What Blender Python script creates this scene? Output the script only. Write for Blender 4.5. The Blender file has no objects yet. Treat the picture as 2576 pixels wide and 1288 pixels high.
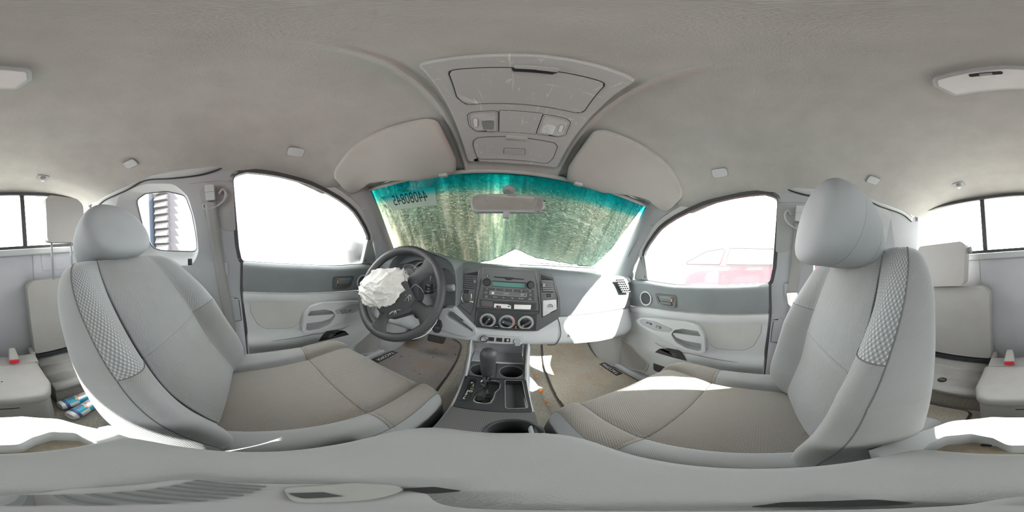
import bpy, bmesh, math, random
import numpy as np
from mathutils import Vector, Matrix
from mathutils.geometry import tessellate_polygon

# ---------------------------------------------------------------- scene, camera, light
# cabin coordinates: x right, y forward, z up, origin at the eye point; Z0 lifts them so that the floor lies at z = 0
Z0 = 0.76
sc = bpy.context.scene
COL = sc.collection
cam_d = bpy.data.cameras.new('panorama_camera')
cam_d.type = 'PANO'
try:
    cam_d.panorama_type = 'EQUIRECTANGULAR'
except Exception:
    cam_d.cycles.panorama_type = 'EQUIRECTANGULAR'
cam_d.clip_start = 0.002
cam_d.clip_end = 200
cam = bpy.data.objects.new('panorama_camera', cam_d)
COL.objects.link(cam)
RX = Vector((0.99707958, -0.03801744, 0.06623434))
RY = Vector((0.03793384, 0.99927708, 0.00251988))
RZ = Vector((-0.06628226, 0.0, 0.99780091))
m = Matrix.Identity(4)
for i in range(3):
    m[i][0] = RX[i]; m[i][1] = RZ[i]; m[i][2] = -RY[i]
m[2][3] = Z0
cam.matrix_world = m
sc.camera = cam

world = bpy.data.worlds.new('world'); sc.world = world
world.use_nodes = True
wn = world.node_tree; wn.nodes.clear()
wo = wn.nodes.new('ShaderNodeOutputWorld'); wb = wn.nodes.new('ShaderNodeBackground')
sky = wn.nodes.new('ShaderNodeTexSky')
sky.sky_type = 'HOSEK_WILKIE'
SUN = Vector((0.3664, -0.7190, 0.5906)).normalized()      # direction towards the sun
sky.sun_direction = SUN
sky.turbidity = 4.0
sky.ground_albedo = 0.4
mixw = wn.nodes.new('ShaderNodeMix'); mixw.data_type = 'RGBA'
mixw.inputs[0].default_value = 0.70
mixw.inputs[7].default_value = (1.0, 0.985, 0.965, 1)      # thin bright haze over the sky
wn.links.new(sky.outputs[0], mixw.inputs[6])
wn.links.new(mixw.outputs[2], wb.inputs[0])
wb.inputs[1].default_value = 15.0
wn.links.new(wb.outputs[0], wo.inputs[0])

sun_d = bpy.data.lights.new('sun', 'SUN'); sun_d.energy = 45.0; sun_d.angle = 0.0093; sun_d.color = (1.0, 0.96, 0.9)
sun = bpy.data.objects.new('sun', sun_d); COL.objects.link(sun)
sun.rotation_euler = SUN.to_track_quat('Z', 'Y').to_euler()
sun.location = (1, -4, 6)

vs = sc.view_settings
sc.display_settings.display_device = 'sRGB'
vs.view_transform = 'Standard'; vs.look = 'None'; vs.exposure = 0.17; vs.gamma = 1.0; vs.use_curve_mapping = False
cy = sc.cycles
cy.use_denoising = True
try:
    cy.denoiser = 'OPENIMAGEDENOISE'; cy.denoising_input_passes = 'RGB_ALBEDO_NORMAL'
except Exception: pass
cy.max_bounces = 14; cy.diffuse_bounces = 8; cy.glossy_bounces = 6; cy.transparent_max_bounces = 16; cy.transmission_bounces = 8
cy.caustics_reflective = False; cy.caustics_refractive = False
cy.sample_clamp_indirect = 8.0

# ---------------------------------------------------------------- materials
def lin(c):
    return tuple(((v/12.92) if v <= .04045 else ((v+.055)/1.055)**2.4) for v in c)
MATS = {}
def nodes(name):
    m = bpy.data.materials.new(name); m.use_nodes = True
    nt = m.node_tree; nt.nodes.clear()
    out = nt.nodes.new('ShaderNodeOutputMaterial'); b = nt.nodes.new('ShaderNodeBsdfPrincipled')
    nt.links.new(b.outputs[0], out.inputs[0])
    MATS[name] = m
    return m, nt, b, out
def N(nt, t, **kw):
    n = nt.nodes.new(t)
    for k, v in kw.items(): setattr(n, k, v)
    return n
def ramp(nt, src, stops):
    r = N(nt, 'ShaderNodeValToRGB')
    el = r.color_ramp.elements
    while len(el) < len(stops): el.new(.5)
    for e, (p, c) in zip(el, stops):
        e.position = p; e.color = (*c, 1) if len(c) == 3 else c
    nt.links.new(src, r.inputs[0])
    return r
def math_(nt, op, a, b=None, c=None):
    n = N(nt, 'ShaderNodeMath', operation=op)
    for i, v in enumerate((a, b, c)):
        if v is None: continue
        if isinstance(v, (int, float)): n.inputs[i].default_value = v
        else: nt.links.new(v, n.inputs[i])
    return n.outputs[0]
def plastic(name, col, rough=.55, spec=.4, var=.12, scale=9, grain=900, bump=.12, metal=0.0, coat=0.0, dirt=None, dirt_amt=.5):
    m, nt, b, out = nodes(name)
    tc = N(nt, 'ShaderNodeTexCoord')
    n1 = N(nt, 'ShaderNodeTexNoise'); n1.inputs['Scale'].default_value = scale; n1.inputs['Detail'].default_value = 6
    nt.links.new(tc.outputs['Object'], n1.inputs['Vector'])
    lo = tuple(v*(1-var) for v in col); hi = tuple(min(1, v*(1+var)) for v in col)
    r = ramp(nt, n1.outputs[0], [(.3, lo), (.7, hi)])
    colout = r.outputs[0]
    if dirt:
        n3 = N(nt, 'ShaderNodeTexNoise'); n3.inputs['Scale'].default_value = 6.0; n3.inputs['Detail'].default_value = 9; n3.inputs['Roughness'].default_value = .65
        nt.links.new(tc.outputs['Object'], n3.inputs['Vector'])
        rr = ramp(nt, n3.outputs[0], [(.45, (0, 0, 0)), (.7, (dirt_amt,)*3)])
        mx = N(nt, 'ShaderNodeMix', data_type='RGBA'); nt.links.new(rr.outputs[0], mx.inputs[0])
        nt.links.new(colout, mx.inputs[6]); mx.inputs[7].default_value = (*dirt, 1); colout = mx.outputs[2]
    nt.links.new(colout, b.inputs['Base Color'])
    b.inputs['Roughness'].default_value = rough; b.inputs['Metallic'].default_value = metal
    b.inputs['Specular IOR Level'].default_value = spec; b.inputs['Coat Weight'].default_value = coat
    if bump:
        n2 = N(nt, 'ShaderNodeTexNoise'); n2.inputs['Scale'].default_value = grain; n2.inputs['Detail'].default_value = 2
        nt.links.new(tc.outputs['Object'], n2.inputs['Vector'])
        bp = N(nt, 'ShaderNodeBump'); bp.inputs['Strength'].default_value = bump; bp.inputs['Distance'].default_value = .002
        nt.links.new(n2.outputs[0], bp.inputs['Height']); nt.links.new(bp.outputs[0], b.inputs['Normal'])
    return m
def woven(name, dark, light, pu, pv, thr=.35, bump=.5, stain=None):
    """patterned seat cloth, staggered ovals with light crosses, in UV metres"""
    m, nt, b, out = nodes(name)
    uv = N(nt, 'ShaderNodeUVMap'); sp = N(nt, 'ShaderNodeSeparateXYZ'); nt.links.new(uv.outputs[0], sp.inputs[0])
    a = math_(nt, 'SINE', math_(nt, 'MULTIPLY', sp.outputs[0], 2*math.pi/pu)); c = math_(nt, 'SINE', math_(nt, 'MULTIPLY', sp.outputs[1], 2*math.pi/pv))
    p = math_(nt, 'MULTIPLY', a, c)                       # +1 light dots in staggered rows, -1 ovals
    h = math_(nt, 'MULTIPLY_ADD', p, .5, .5)
    mid = tuple(.62*x+.38*y for x, y in zip(dark, light))
    r = ramp(nt, h, [(0.0, dark), (.22, mid), (.70, mid), (.92, light)])
    tc = N(nt, 'ShaderNodeTexCoord')
    n1 = N(nt, 'ShaderNodeTexNoise'); n1.inputs['Scale'].default_value = 5; n1.inputs['Detail'].default_value = 5
    nt.links.new(tc.outputs['Object'], n1.inputs['Vector'])
    rr = ramp(nt, n1.outputs[0], [(.45, (0, 0, 0)), (.72, (.55, .55, .55))])
    mx = N(nt, 'ShaderNodeMix', data_type='RGBA'); nt.links.new(rr.outputs[0], mx.inputs[0])
    nt.links.new(r.outputs[0], mx.inputs[6])
    mul = N(nt, 'ShaderNodeMix', data_type='RGBA', blend_type='MULTIPLY'); mul.inputs[0].default_value = 1
    nt.links.new(r.outputs[0], mul.inputs[6]); mul.inputs[7].default_value = (*(stain or (.9, .82, .70)), 1)
    nt.links.new(mul.outputs[2], mx.inputs[7])
    nt.links.new(mx.outputs[2], b.inputs['Base Color'])
    b.inputs['Roughness'].default_value = .9; b.inputs['Specular IOR Level'].default_value = .15
    b.inputs['Sheen Weight'].default_value = .25
    bp = N(nt, 'ShaderNodeBump'); bp.inputs['Strength'].default_value = bump; bp.inputs['Distance'].default_value = .0015
    nt.links.new(h, bp.inputs['Height']); nt.links.new(bp.outputs[0], b.inputs['Normal'])
    return m
def twill(name, col, pitch=.0034):
    m, nt, b, out = nodes(name)
    uv = N(nt, 'ShaderNodeUVMap'); sp = N(nt, 'ShaderNodeSeparateXYZ'); nt.links.new(uv.outputs[0], sp.inputs[0])
    s = math_(nt, 'SINE', math_(nt, 'MULTIPLY', math_(nt, 'ADD', sp.outputs[0], sp.outputs[1]), 2*math.pi/pitch))
    h = math_(nt, 'MULTIPLY_ADD', s, .5, .5)
    r = ramp(nt, h, [(0, tuple(v*.88 for v in col)), (1, tuple(v*1.08 for v in col))])
    tc = N(nt, 'ShaderNodeTexCoord')
    n1 = N(nt, 'ShaderNodeTexNoise'); n1.inputs['Scale'].default_value = 4; n1.inputs['Detail'].default_value = 5
    nt.links.new(tc.outputs['Object'], n1.inputs['Vector'])
    rr = ramp(nt, n1.outputs[0], [(.4, (1, 1, 1)), (.75, (.86, .82, .76))])
    mul = N(nt, 'ShaderNodeMix', data_type='RGBA', blend_type='MULTIPLY'); mul.inputs[0].default_value = 1
    nt.links.new(r.outputs[0], mul.inputs[6]); nt.links.new(rr.outputs[0], mul.inputs[7])
    nt.links.new(mul.outputs[2], b.inputs['Base Color'])
    b.inputs['Roughness'].default_value = .9; b.inputs['Specular IOR Level'].default_value = .15; b.inputs['Sheen Weight'].default_value = .2
    bp = N(nt, 'ShaderNodeBump'); bp.inputs['Strength'].default_value = .25; bp.inputs['Distance'].default_value = .0006
    nt.links.new(h, bp.inputs['Height']); nt.links.new(bp.outputs[0], b.inputs['Normal'])
    return m
def glass(name, tint=(.93, .96, .95), gloss=.0, grad=None, dust=0):
    m = bpy.data.materials.new(name); m.use_nodes = True; nt = m.node_tree; nt.nodes.clear(); MATS[name] = m
    out = N(nt, 'ShaderNodeOutputMaterial'); t = N(nt, 'ShaderNodeBsdfTransparent'); g = N(nt, 'ShaderNodeBsdfGlossy')
    g.inputs['Roughness'].default_value = gloss
    t.inputs[0].default_value = (*tint, 1)
    if grad:                                               # tinted band along the top edge of the screen (UV v = 0 at the top)
        uv = N(nt, 'ShaderNodeUVMap'); sp = N(nt, 'ShaderNodeSeparateXYZ'); nt.links.new(uv.outputs[0], sp.inputs[0])
        r = ramp(nt, sp.outputs[1], grad); nt.links.new(r.outputs[0], t.inputs[0])
    lw = N(nt, 'ShaderNodeLayerWeight'); lw.inputs[0].default_value = .5
    fr = math_(nt, 'MULTIPLY_ADD', math_(nt, 'POWER', lw.outputs['Facing'], 5.0), .9, .04)
    mx = N(nt, 'ShaderNodeMixShader'); nt.links.new(fr, mx.inputs[0]); nt.links.new(t.outputs[0], mx.inputs[1]); nt.links.new(g.outputs[0], mx.inputs[2])
    if dust:                                               # film of dust on the pane, added also to imitate glare
        tr = N(nt, 'ShaderNodeBsdfTranslucent'); tr.inputs[0].default_value = (.9, .88, .86, 1)
        m2 = N(nt, 'ShaderNodeMixShader'); m2.inputs[0].default_value = dust
        nt.links.new(mx.outputs[0], m2.inputs[1]); nt.links.new(tr.outputs[0], m2.inputs[2]); mx = m2
    nt.links.new(mx.outputs[0], out.inputs[0])
    return m

plastic('headliner', (.355, .352, .335), .95, .1, .05, 14, 420, .55)
plastic('grey_trim', (.425, .445, .452), .55, .35, .05, 5, 1300, .15)
plastic('door_grey', (.50, .52, .525), .55, .35, .05, 5, 1300, .15)
plastic('door_dark', (.20, .222, .23), .5, .45, .12, 5, 1300, .2)
plastic('bonnet_shade', (.20, .21, .22), .25, .5, .03, 6, 0, 0, coat=.5)  # white bonnet; its shade is put into this darker base colour
plastic('pillar_grey', (.335, .35, .362), .7, .25, .05, 5, 1200, .15)
plastic('mid_pad', (.215,.22,.218), .75, .25, .04, 6, 900, .25)
plastic('dark_dash', (.150, .166, .176), .5, .45, .10, 6, 1400, .25)
plastic('mid_grey', (.25, .26, .262), .55, .35, .08, 6, 1400, .2)
plastic('black_plastic', (.030, .031, .034), .42, .5, .1, 20, 1500, .1)
plastic('gloss_black', (.018, .018, .02), .16, .55, .1, 20, 0, 0)
plastic('charcoal_face', (.082, .088, .090), .38, .5, .08, 10, 1800, .06)
plastic('screen_glass', (.075, .21, .18), .35, .2, .05, 20, 0, 0)
plastic('rubber', (.04, .041, .042), .62, .4, .12, 16, 600, .3)
plastic('hub_dark', (.060, .063, .068), .5, .4, .1, 12, 1200, .25)
plastic('leather_rim', (.046, .047, .05), .38, .5, .1, 16, 750, .45)
plastic('silver_paint', (.55, .56, .56), .35, .5, .04, 10, 0, 0, metal=.5)
plastic('chrome', (.75, .75, .76), .12, .5, .02, 10, 0, 0, metal=1.0)
plastic('dull_metal', (.45, .43, .40), .35, .5, .1, 30, 0, 0, metal=1.0)
plastic('white_print', (.80, .80, .80), .6, .3, .02, 5, 0, 0)
plastic('grey_print', (.22, .22, .22), .6, .3, .02, 5, 0, 0)
plastic('red_print', (.55, .05, .035), .5, .4, .05, 5, 0, 0)
plastic('orange_print', (.80, .30, .04), .5, .4, .05, 5, 0, 0)
plastic('blue_print', (.10, .22, .50), .5, .4, .05, 5, 0, 0)
plastic('green_print', (.10, .45, .25), .5, .4, .05, 5, 0, 0)
plastic('seam_thread', (.13, .133, .135), .9, .1, .1, 200, 0, 0)
plastic('joint_dark', (.035, .036, .038), .8, .2, .1, 50, 0, 0)
plastic('visor_vinyl', (.36, .352, .33), .75, .2, .05, 6, 1100, .2)
plastic('airbag_cloth', (.66, .65, .62), .9, .1, .05, 30, 1600, .25)
plastic('carpet', (.31, .30, .265), 1.0, .05, .25, 120, 900, .9, dirt=(.33, .28, .21), dirt_amt=.45)
plastic('mat_carpet', (.215, .208, .20), 1.0, .05, .18, 160, 900, .8, dirt=(.24, .175, .12), dirt_amt=.85)
plastic('mat_carpet_sand', (.40, .375, .315), 1.0, .05, .18, 160, 900, .8, dirt=(.36, .27, .18), dirt_amt=.6)
plastic('mat_carpet_rear', (.38, .35, .30), 1.0, .05, .18, 160, 900, .8, dirt=(.36, .27, .18), dirt_amt=.6)
plastic('binding', (.07, .068, .065), .9, .1, .1, 90, 900, .4)
plastic('rear_plastic', (.37, .365, .355), .6, .3, .07, 7, 900, .2, dirt=(.30, .27, .23), dirt_amt=.5)
plastic('rear_seat', (.36,.352,.342), .75, .2, .05, 5, 700, .2, dirt=(.33,.30,.26), dirt_amt=.4)
plastic('rear_panel', (.44, .445, .475), .9, .12, .05, 4, 700, .3)
plastic('cup_dirt', (.37, .33, .27), .8, .2, .2, 60, 600, .5, dirt=(.33, .24, .15), dirt_amt=.8)
plastic('belt_recess', (.30, .305, .305), .7, .2, .05, 8, 900, .1)
plastic('belt_web', (.27, .27, .265), .8, .2, .05, 8, 0, 0)
plastic('buckle_red', (.80, .03, .05), .4, .5, .05, 10, 0, 0)
plastic('chrome_soft', (.62, .62, .62), .3, .5, .1, 60, 40, .5, metal=.9)
plastic('lens_clear', (.42, .42, .42), .15, .6, .06, 60, 90, .35)
plastic('lens_frost', (.58, .575, .575), .45, .4, .05, 20, 0, 0)
plastic('void_black', (.006, .006, .006), .9, .05, .1, 20, 0, 0)
plastic('seal_rubber', (.055, .057, .06), .6, .3, .1, 20, 0, 0)
plastic('door_paint', (.50, .50, .49), .4, .5, .03, 10, 0, 0)
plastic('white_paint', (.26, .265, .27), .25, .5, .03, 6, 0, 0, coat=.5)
plastic('red_paint', (.36, .03, .045), .3, .5, .06, 6, 0, 0, coat=.6)
plastic('car_window', (.10, .12, .12), .08, .6, .2, 3, 0, 0)
plastic('car_trim', (.05, .05, .055), .4, .4, .1, 10, 0, 0)
plastic('concrete', (.42, .41, .39), .9, .2, .15, 2, 60, .3)
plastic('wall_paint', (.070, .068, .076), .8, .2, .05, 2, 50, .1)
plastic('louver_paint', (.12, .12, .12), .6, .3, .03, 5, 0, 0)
plastic('post_paint', (.040, .052, .072), .6, .3, .05, 5, 0, 0)
plastic('paper', (.70, .70, .66), .8, .2, .03, 20, 0, 0)
plastic('ink', (.055, .07, .085), .7, .2, .05, 20, 0, 0)
plastic('can_silver', (.85, .86, .88), .3, .5, .04, 20, 0, 0, metal=.3)
plastic('can_blue', (.03, .42, .62), .3, .5, .06, 20, 0, 0)
plastic('can_navy', (.08, .12, .28), .3, .5, .06, 20, 0, 0)
plastic('can_red', (.70, .05, .12), .35, .5, .06, 20, 0, 0)
plastic('can_yellow', (.85, .55, .10), .35, .5, .06, 20, 0, 0)
plastic('label_black', (.035, .035, .037), .6, .3, .1, 40, 0, 0)
plastic('pcb_green', (.05, .08, .06), .5, .4, .2, 200, 0, 0)
plastic('pink_print', (.62, .10, .30), .5, .4, .05, 5, 0, 0)
plastic('orange_plastic', (.85, .20, .02), .3, .5, .1, 30, 0, 0)
plastic('tripod_grey', (.21, .21, .212), .5, .35, .06, 40, 0, 0)
plastic('tripod_pale', (.20, .205, .19), .5, .35, .05, 40, 0, 0)
woven('cloth_centre', (.113, .118, .121), (.325, .338, .34), .0046, .0080)
woven('cloth_cushion', (.105, .10, .092), (.30, .285, .255), .0046, .0080, stain=(.92, .80, .64))
woven('cloth_bolster', (.10, .104, .108), (.44, .465, .47), .0064, .0100)
twill('cloth_plain', (.24, .248, .253))
plastic('cloth_headrest', (.295, .31, .32), .95, .12, .05, 6, 1500, .25)
plastic('door_cloth', (.46, .465, .445), .95, .12, .06, 5, 1500, .25)
glass('side_glass', (.96, .975, .97))
glass('dusty_glare_glass', (.95, .965, .96), dust=.024)
glass('rear_glass', (.92, .95, .94))
glass('windscreen_glass', grad=[(0.0, (.0, .52, .62)), (.07, (.01, .60, .70)), (.12, (.14, .72, .76)), (.17, (.80, .91, .86)), (1.0, (.86, .93, .88))])
# mirror face
plastic('mirror_face', (.80, .80, .79), .04, .5, .01, 3, 0, 0, metal=1.0)
# crinkled foil of the sunshade: a metallised sheet; translucency added to brighten it
def foil():
    m, nt, b, out = nodes('foil')
    uv = N(nt, 'ShaderNodeUVMap')
    def noise(scale, rot, s, det, dist):
        mp = N(nt, 'ShaderNodeMapping'); mp.inputs['Scale'].default_value = scale; mp.inputs['Rotation'].default_value = (0, 0, rot)
        nt.links.new(uv.outputs[0], mp.inputs[0])
        n1 = N(nt, 'ShaderNodeTexNoise'); n1.inputs['Scale'].default_value = s; n1.inputs['Detail'].default_value = det; n1.inputs['Distortion'].default_value = dist
        nt.links.new(mp.outputs[0], n1.inputs['Vector']); return n1.outputs[0]
    a = noise((40, 2.2, 1), .10, 1.2, 7, .4); c = noise((3.0, .7, 1), .12, 1.6, 3, .3); d = noise((30, 26, 1), .6, 1.6, 7, 1.8)
    v2 = N(nt, 'ShaderNodeTexVoronoi'); v2.inputs['Scale'].default_value = 120; nt.links.new(uv.outputs[0], v2.inputs['Vector'])
    mp = N(nt, 'ShaderNodeMapping'); mp.inputs['Scale'].default_value = (9, 3.2, 1); mp.inputs['Rotation'].default_value = (0, 0, .5)
    wob = N(nt, 'ShaderNodeTexNoise'); wob.inputs['Scale'].default_value = 6; wob.inputs['Detail'].default_value = 6; nt.links.new(uv.outputs[0], wob.inputs['Vector'])
    add = N(nt, 'ShaderNodeVectorMath', operation='MULTIPLY_ADD'); nt.links.new(wob.outputs['Color'], add.inputs[0]); add.inputs[1].default_value = (.10, .10, 0); nt.links.new(uv.outputs[0], add.inputs[2])
    nt.links.new(add.outputs[0], mp.inputs[0])
    v1 = N(nt, 'ShaderNodeTexVoronoi', feature='DISTANCE_TO_EDGE'); v1.inputs['Scale'].default_value = 1.5; nt.links.new(mp.outputs[0], v1.inputs['Vector'])
    e1 = ramp(nt, v1.outputs['Distance'], [(0, (1, 1, 1)), (.05, (0, 0, 0))])
    h = math_(nt, 'ADD', math_(nt, 'MULTIPLY', a, .9), math_(nt, 'MULTIPLY', d, .75))
    h = math_(nt, 'ADD', h, math_(nt, 'MULTIPLY', v2.outputs['Distance'], .14))
    h = math_(nt, 'ADD', h, math_(nt, 'MULTIPLY', e1.outputs[0], .22))
    bp = N(nt, 'ShaderNodeBump'); bp.inputs['Strength'].default_value = 1.0; bp.inputs['Distance'].default_value = .017
    nt.links.new(h, bp.inputs['Height']); nt.links.new(bp.outputs[0], b.inputs['Normal'])
    b.inputs['Metallic'].default_value = .92; b.inputs['Roughness'].default_value = .24
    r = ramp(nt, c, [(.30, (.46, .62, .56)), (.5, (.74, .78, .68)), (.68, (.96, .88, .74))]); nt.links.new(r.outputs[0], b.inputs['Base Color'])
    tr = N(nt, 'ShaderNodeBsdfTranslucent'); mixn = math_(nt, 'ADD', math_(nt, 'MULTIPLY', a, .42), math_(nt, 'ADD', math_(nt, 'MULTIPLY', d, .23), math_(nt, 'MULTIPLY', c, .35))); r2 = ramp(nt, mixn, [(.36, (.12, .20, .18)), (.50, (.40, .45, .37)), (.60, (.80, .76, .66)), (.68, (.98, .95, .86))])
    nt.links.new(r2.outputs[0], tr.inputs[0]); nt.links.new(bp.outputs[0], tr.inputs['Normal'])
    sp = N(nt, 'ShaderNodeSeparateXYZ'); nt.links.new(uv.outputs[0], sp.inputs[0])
    thin = ramp(nt, math_(nt, 'ADD', math_(nt, 'ADD', sp.outputs[0], .5), math_(nt, 'MULTIPLY', math_(nt, 'SUBTRACT', c, .5), .05)), [(.0, (.60,)*3), (.06, (.24,)*3), (.36, (.20,)*3), (.43, (.42,)*3), (.46, (.62,)*3), (.49, (.45,)*3), (.54, (.30,)*3), (.62, (.20,)*3), (1.0, (.20,)*3)])  # bright streaks at centre and left edge painted in as extra translucency
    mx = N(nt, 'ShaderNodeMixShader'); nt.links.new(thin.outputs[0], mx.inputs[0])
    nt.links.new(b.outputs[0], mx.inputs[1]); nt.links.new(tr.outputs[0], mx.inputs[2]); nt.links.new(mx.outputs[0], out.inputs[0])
foil()
# scuffed overhead console
def scuffed():
    m, nt, b, out = nodes('scuffed_grey')
    tc = N(nt, 'ShaderNodeTexCoord')
    def scr(sc_, rot, lo, hi):
        mp = N(nt, 'ShaderNodeMapping'); mp.inputs['Scale'].default_value = sc_; mp.inputs['Rotation'].default_value = (0, 0, rot)
        nt.links.new(tc.outputs['Object'], mp.inputs[0])
        n1 = N(nt, 'ShaderNodeTexNoise'); n1.inputs['Scale'].default_value = 1; n1.inputs['Detail'].default_value = 4; n1.inputs['Distortion'].default_value = 1.2
        nt.links.new(mp.outputs[0], n1.inputs['Vector'])
        return ramp(nt, n1.outputs[0], [(lo, (0, 0, 0)), (hi, (1, 1, 1))]).outputs[0]
    a = scr((150, 12, 1), .15, .665, .69); c = scr((18, 130, 1), .25, .68, .70); d = scr((70, 55, 1), .6, .69, .71)
    mxa = math_(nt, 'MAXIMUM', a, math_(nt, 'MAXIMUM', c, d))
    mx = N(nt, 'ShaderNodeMix', data_type='RGBA'); nt.links.new(math_(nt, 'MULTIPLY', mxa, .6), mx.inputs[0])
    mx.inputs[6].default_value = (.355, .36, .355, 1); mx.inputs[7].default_value = (.60, .59, .55, 1)
    nt.links.new(mx.outputs[2], b.inputs['Base Color']); b.inputs['Roughness'].default_value = .55; b.inputs['Specular IOR Level'].default_value = .35
scuffed()
# perforated speaker grille
def grille_mat(name, col, pitch):
    m, nt, b, out = nodes(name)
    uv = N(nt, 'ShaderNodeUVMap'); sp = N(nt, 'ShaderNodeSeparateXYZ'); nt.links.new(uv.outputs[0], sp.inputs[0])
    a = math_(nt, 'SINE', math_(nt, 'MULTIPLY', sp.outputs[0], 2*math.pi/pitch)); c = math_(nt, 'SINE', math_(nt, 'MULTIPLY', sp.outputs[1], 2*math.pi/pitch))
    h = math_(nt, 'MULTIPLY', a, c)
    r = ramp(nt, math_(nt, 'ABSOLUTE', h), [(.35, col), (.75, tuple(v*.35 for v in col))])
    nt.links.new(r.outputs[0], b.inputs['Base Color']); b.inputs['Roughness'].default_value = .6
grille_mat('speaker_grille', (.40, .40, .39), .009)
grille_mat('tweeter_cloth', (.07, .072, .075), .004)
grille_mat('carbon_weave', (.10, .10, .10), .007)

# ---------------------------------------------------------------- mesh helpers
def V3(p): return np.array(p, float)
def catmull(P, k, closed=False):
    """P: (n, ...) control points -> interpolated with k steps per span"""
    P = np.asarray(P, float); n = len(P); out = []
    segs = n if closed else n-1
    for i in range(segs):
        if closed: p0, p1, p2, p3 = P[(i-1) % n], P[i], P[(i+1) % n], P[(i+2) % n]
        else:
            p1, p2 = P[i], P[i+1]; p0 = P[i-1] if i > 0 else 2*p1-p2; p3 = P[i+2] if i+2 < n else 2*p2-p1
        for j in range(k):
            t = j/k
            out.append(.5*((2*p1)+(-p0+p2)*t+(2*p0-5*p1+4*p2-p3)*t*t+(-p0+3*p1-3*p2+p3)*t**3))
    if not closed: out.append(P[-1])
    return np.array(out)
def ipl(x, xs, ys): return float(np.interp(x, xs, ys))
def rnd(poly, r, n=5):
    """fillet the corners of a polygon"""
    P = [np.array(p, float) for p in poly]; out = []; L = len(P)
    for i in range(L):
        rr = r[i] if isinstance(r, (list, tuple)) else r
        a, b, c = P[i-1], P[i], P[(i+1) % L]
        u = a-b; w = c-b; lu = np.linalg.norm(u); lw = np.linalg.norm(w)
        if rr <= 0 or lu < 1e-9 or lw < 1e-9: out.append(b); continue
        u /= lu; w /= lw; ang = math.acos(max(-1, min(1, float(u@w))))
        d = min(rr/max(math.tan(ang/2), 1e-6), lu*.48, lw*.48)
        if ang > 3.05: out.append(b); continue
        p, q = b+u*d, b+w*d
        for j in range(n+1):
            t = j/n; out.append((1-t)**2*p+2*t*(1-t)*b+t*t*q)
    return [tuple(p) for p in out]
def resamp(poly, n, closed=True):
    P = np.array(poly, float)
    if closed: P = np.vstack([P, P[:1]])
    s = np.concatenate([[0], np.cumsum(np.linalg.norm(np.diff(P, axis=0), axis=1))])
    t = np.linspace(0, s[-1], n+1)[:-1] if closed else np.linspace(0, s[-1], n)
    return [tuple(np.interp(q, s, P[:, k]) for k in range(P.shape[1])) for q in t]
def area2(poly):
    return .5*sum(a[0]*b[1]-b[0]*a[1] for a, b in zip(poly, poly[1:]+poly[:1]))
def off(poly, d):
    """offset a 2D polygon outwards by d"""
    if area2(poly) < 0: poly = poly[::-1]
    P = np.array(poly, float); L = len(P); out = []
    for i in range(L):
        a, b, c = P[i-1], P[i], P[(i+1) % L]
        e1 = b-a; e2 = c-b
        n1 = np.array([e1[1], -e1[0]])/max(np.linalg.norm(e1), 1e-9); n2 = np.array([e2[1], -e2[0]])/max(np.linalg.norm(e2), 1e-9)
        nn = n1+n2; l = np.linalg.norm(nn)
        if l < 1e-6: out.append(tuple(b+n1*d)); continue
        nn /= l; k = d/max(.35, float(nn@n1)); out.append(tuple(b+nn*k))
    return out
def circ(cx, cy_, r, n=32, ry=None, a0=0):
    ry = ry or r
    return [(cx+r*math.cos(a0+2*math.pi*i/n), cy_+ry*math.sin(a0+2*math.pi*i/n)) for i in range(n)]
def rect(x0, y0, x1, y1): return [(x0, y0), (x1, y0), (x1, y1), (x0, y1)]
def frame_of(axis):
    a = np.array(axis, float); a /= np.linalg.norm(a)
    h = np.array([0, 0, 1.0]) if abs(a[2]) < .9 else np.array([1.0, 0, 0])
    u = np.cross(h, a); u /= np.linalg.norm(u); return u, np.cross(a, u), a

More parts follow.
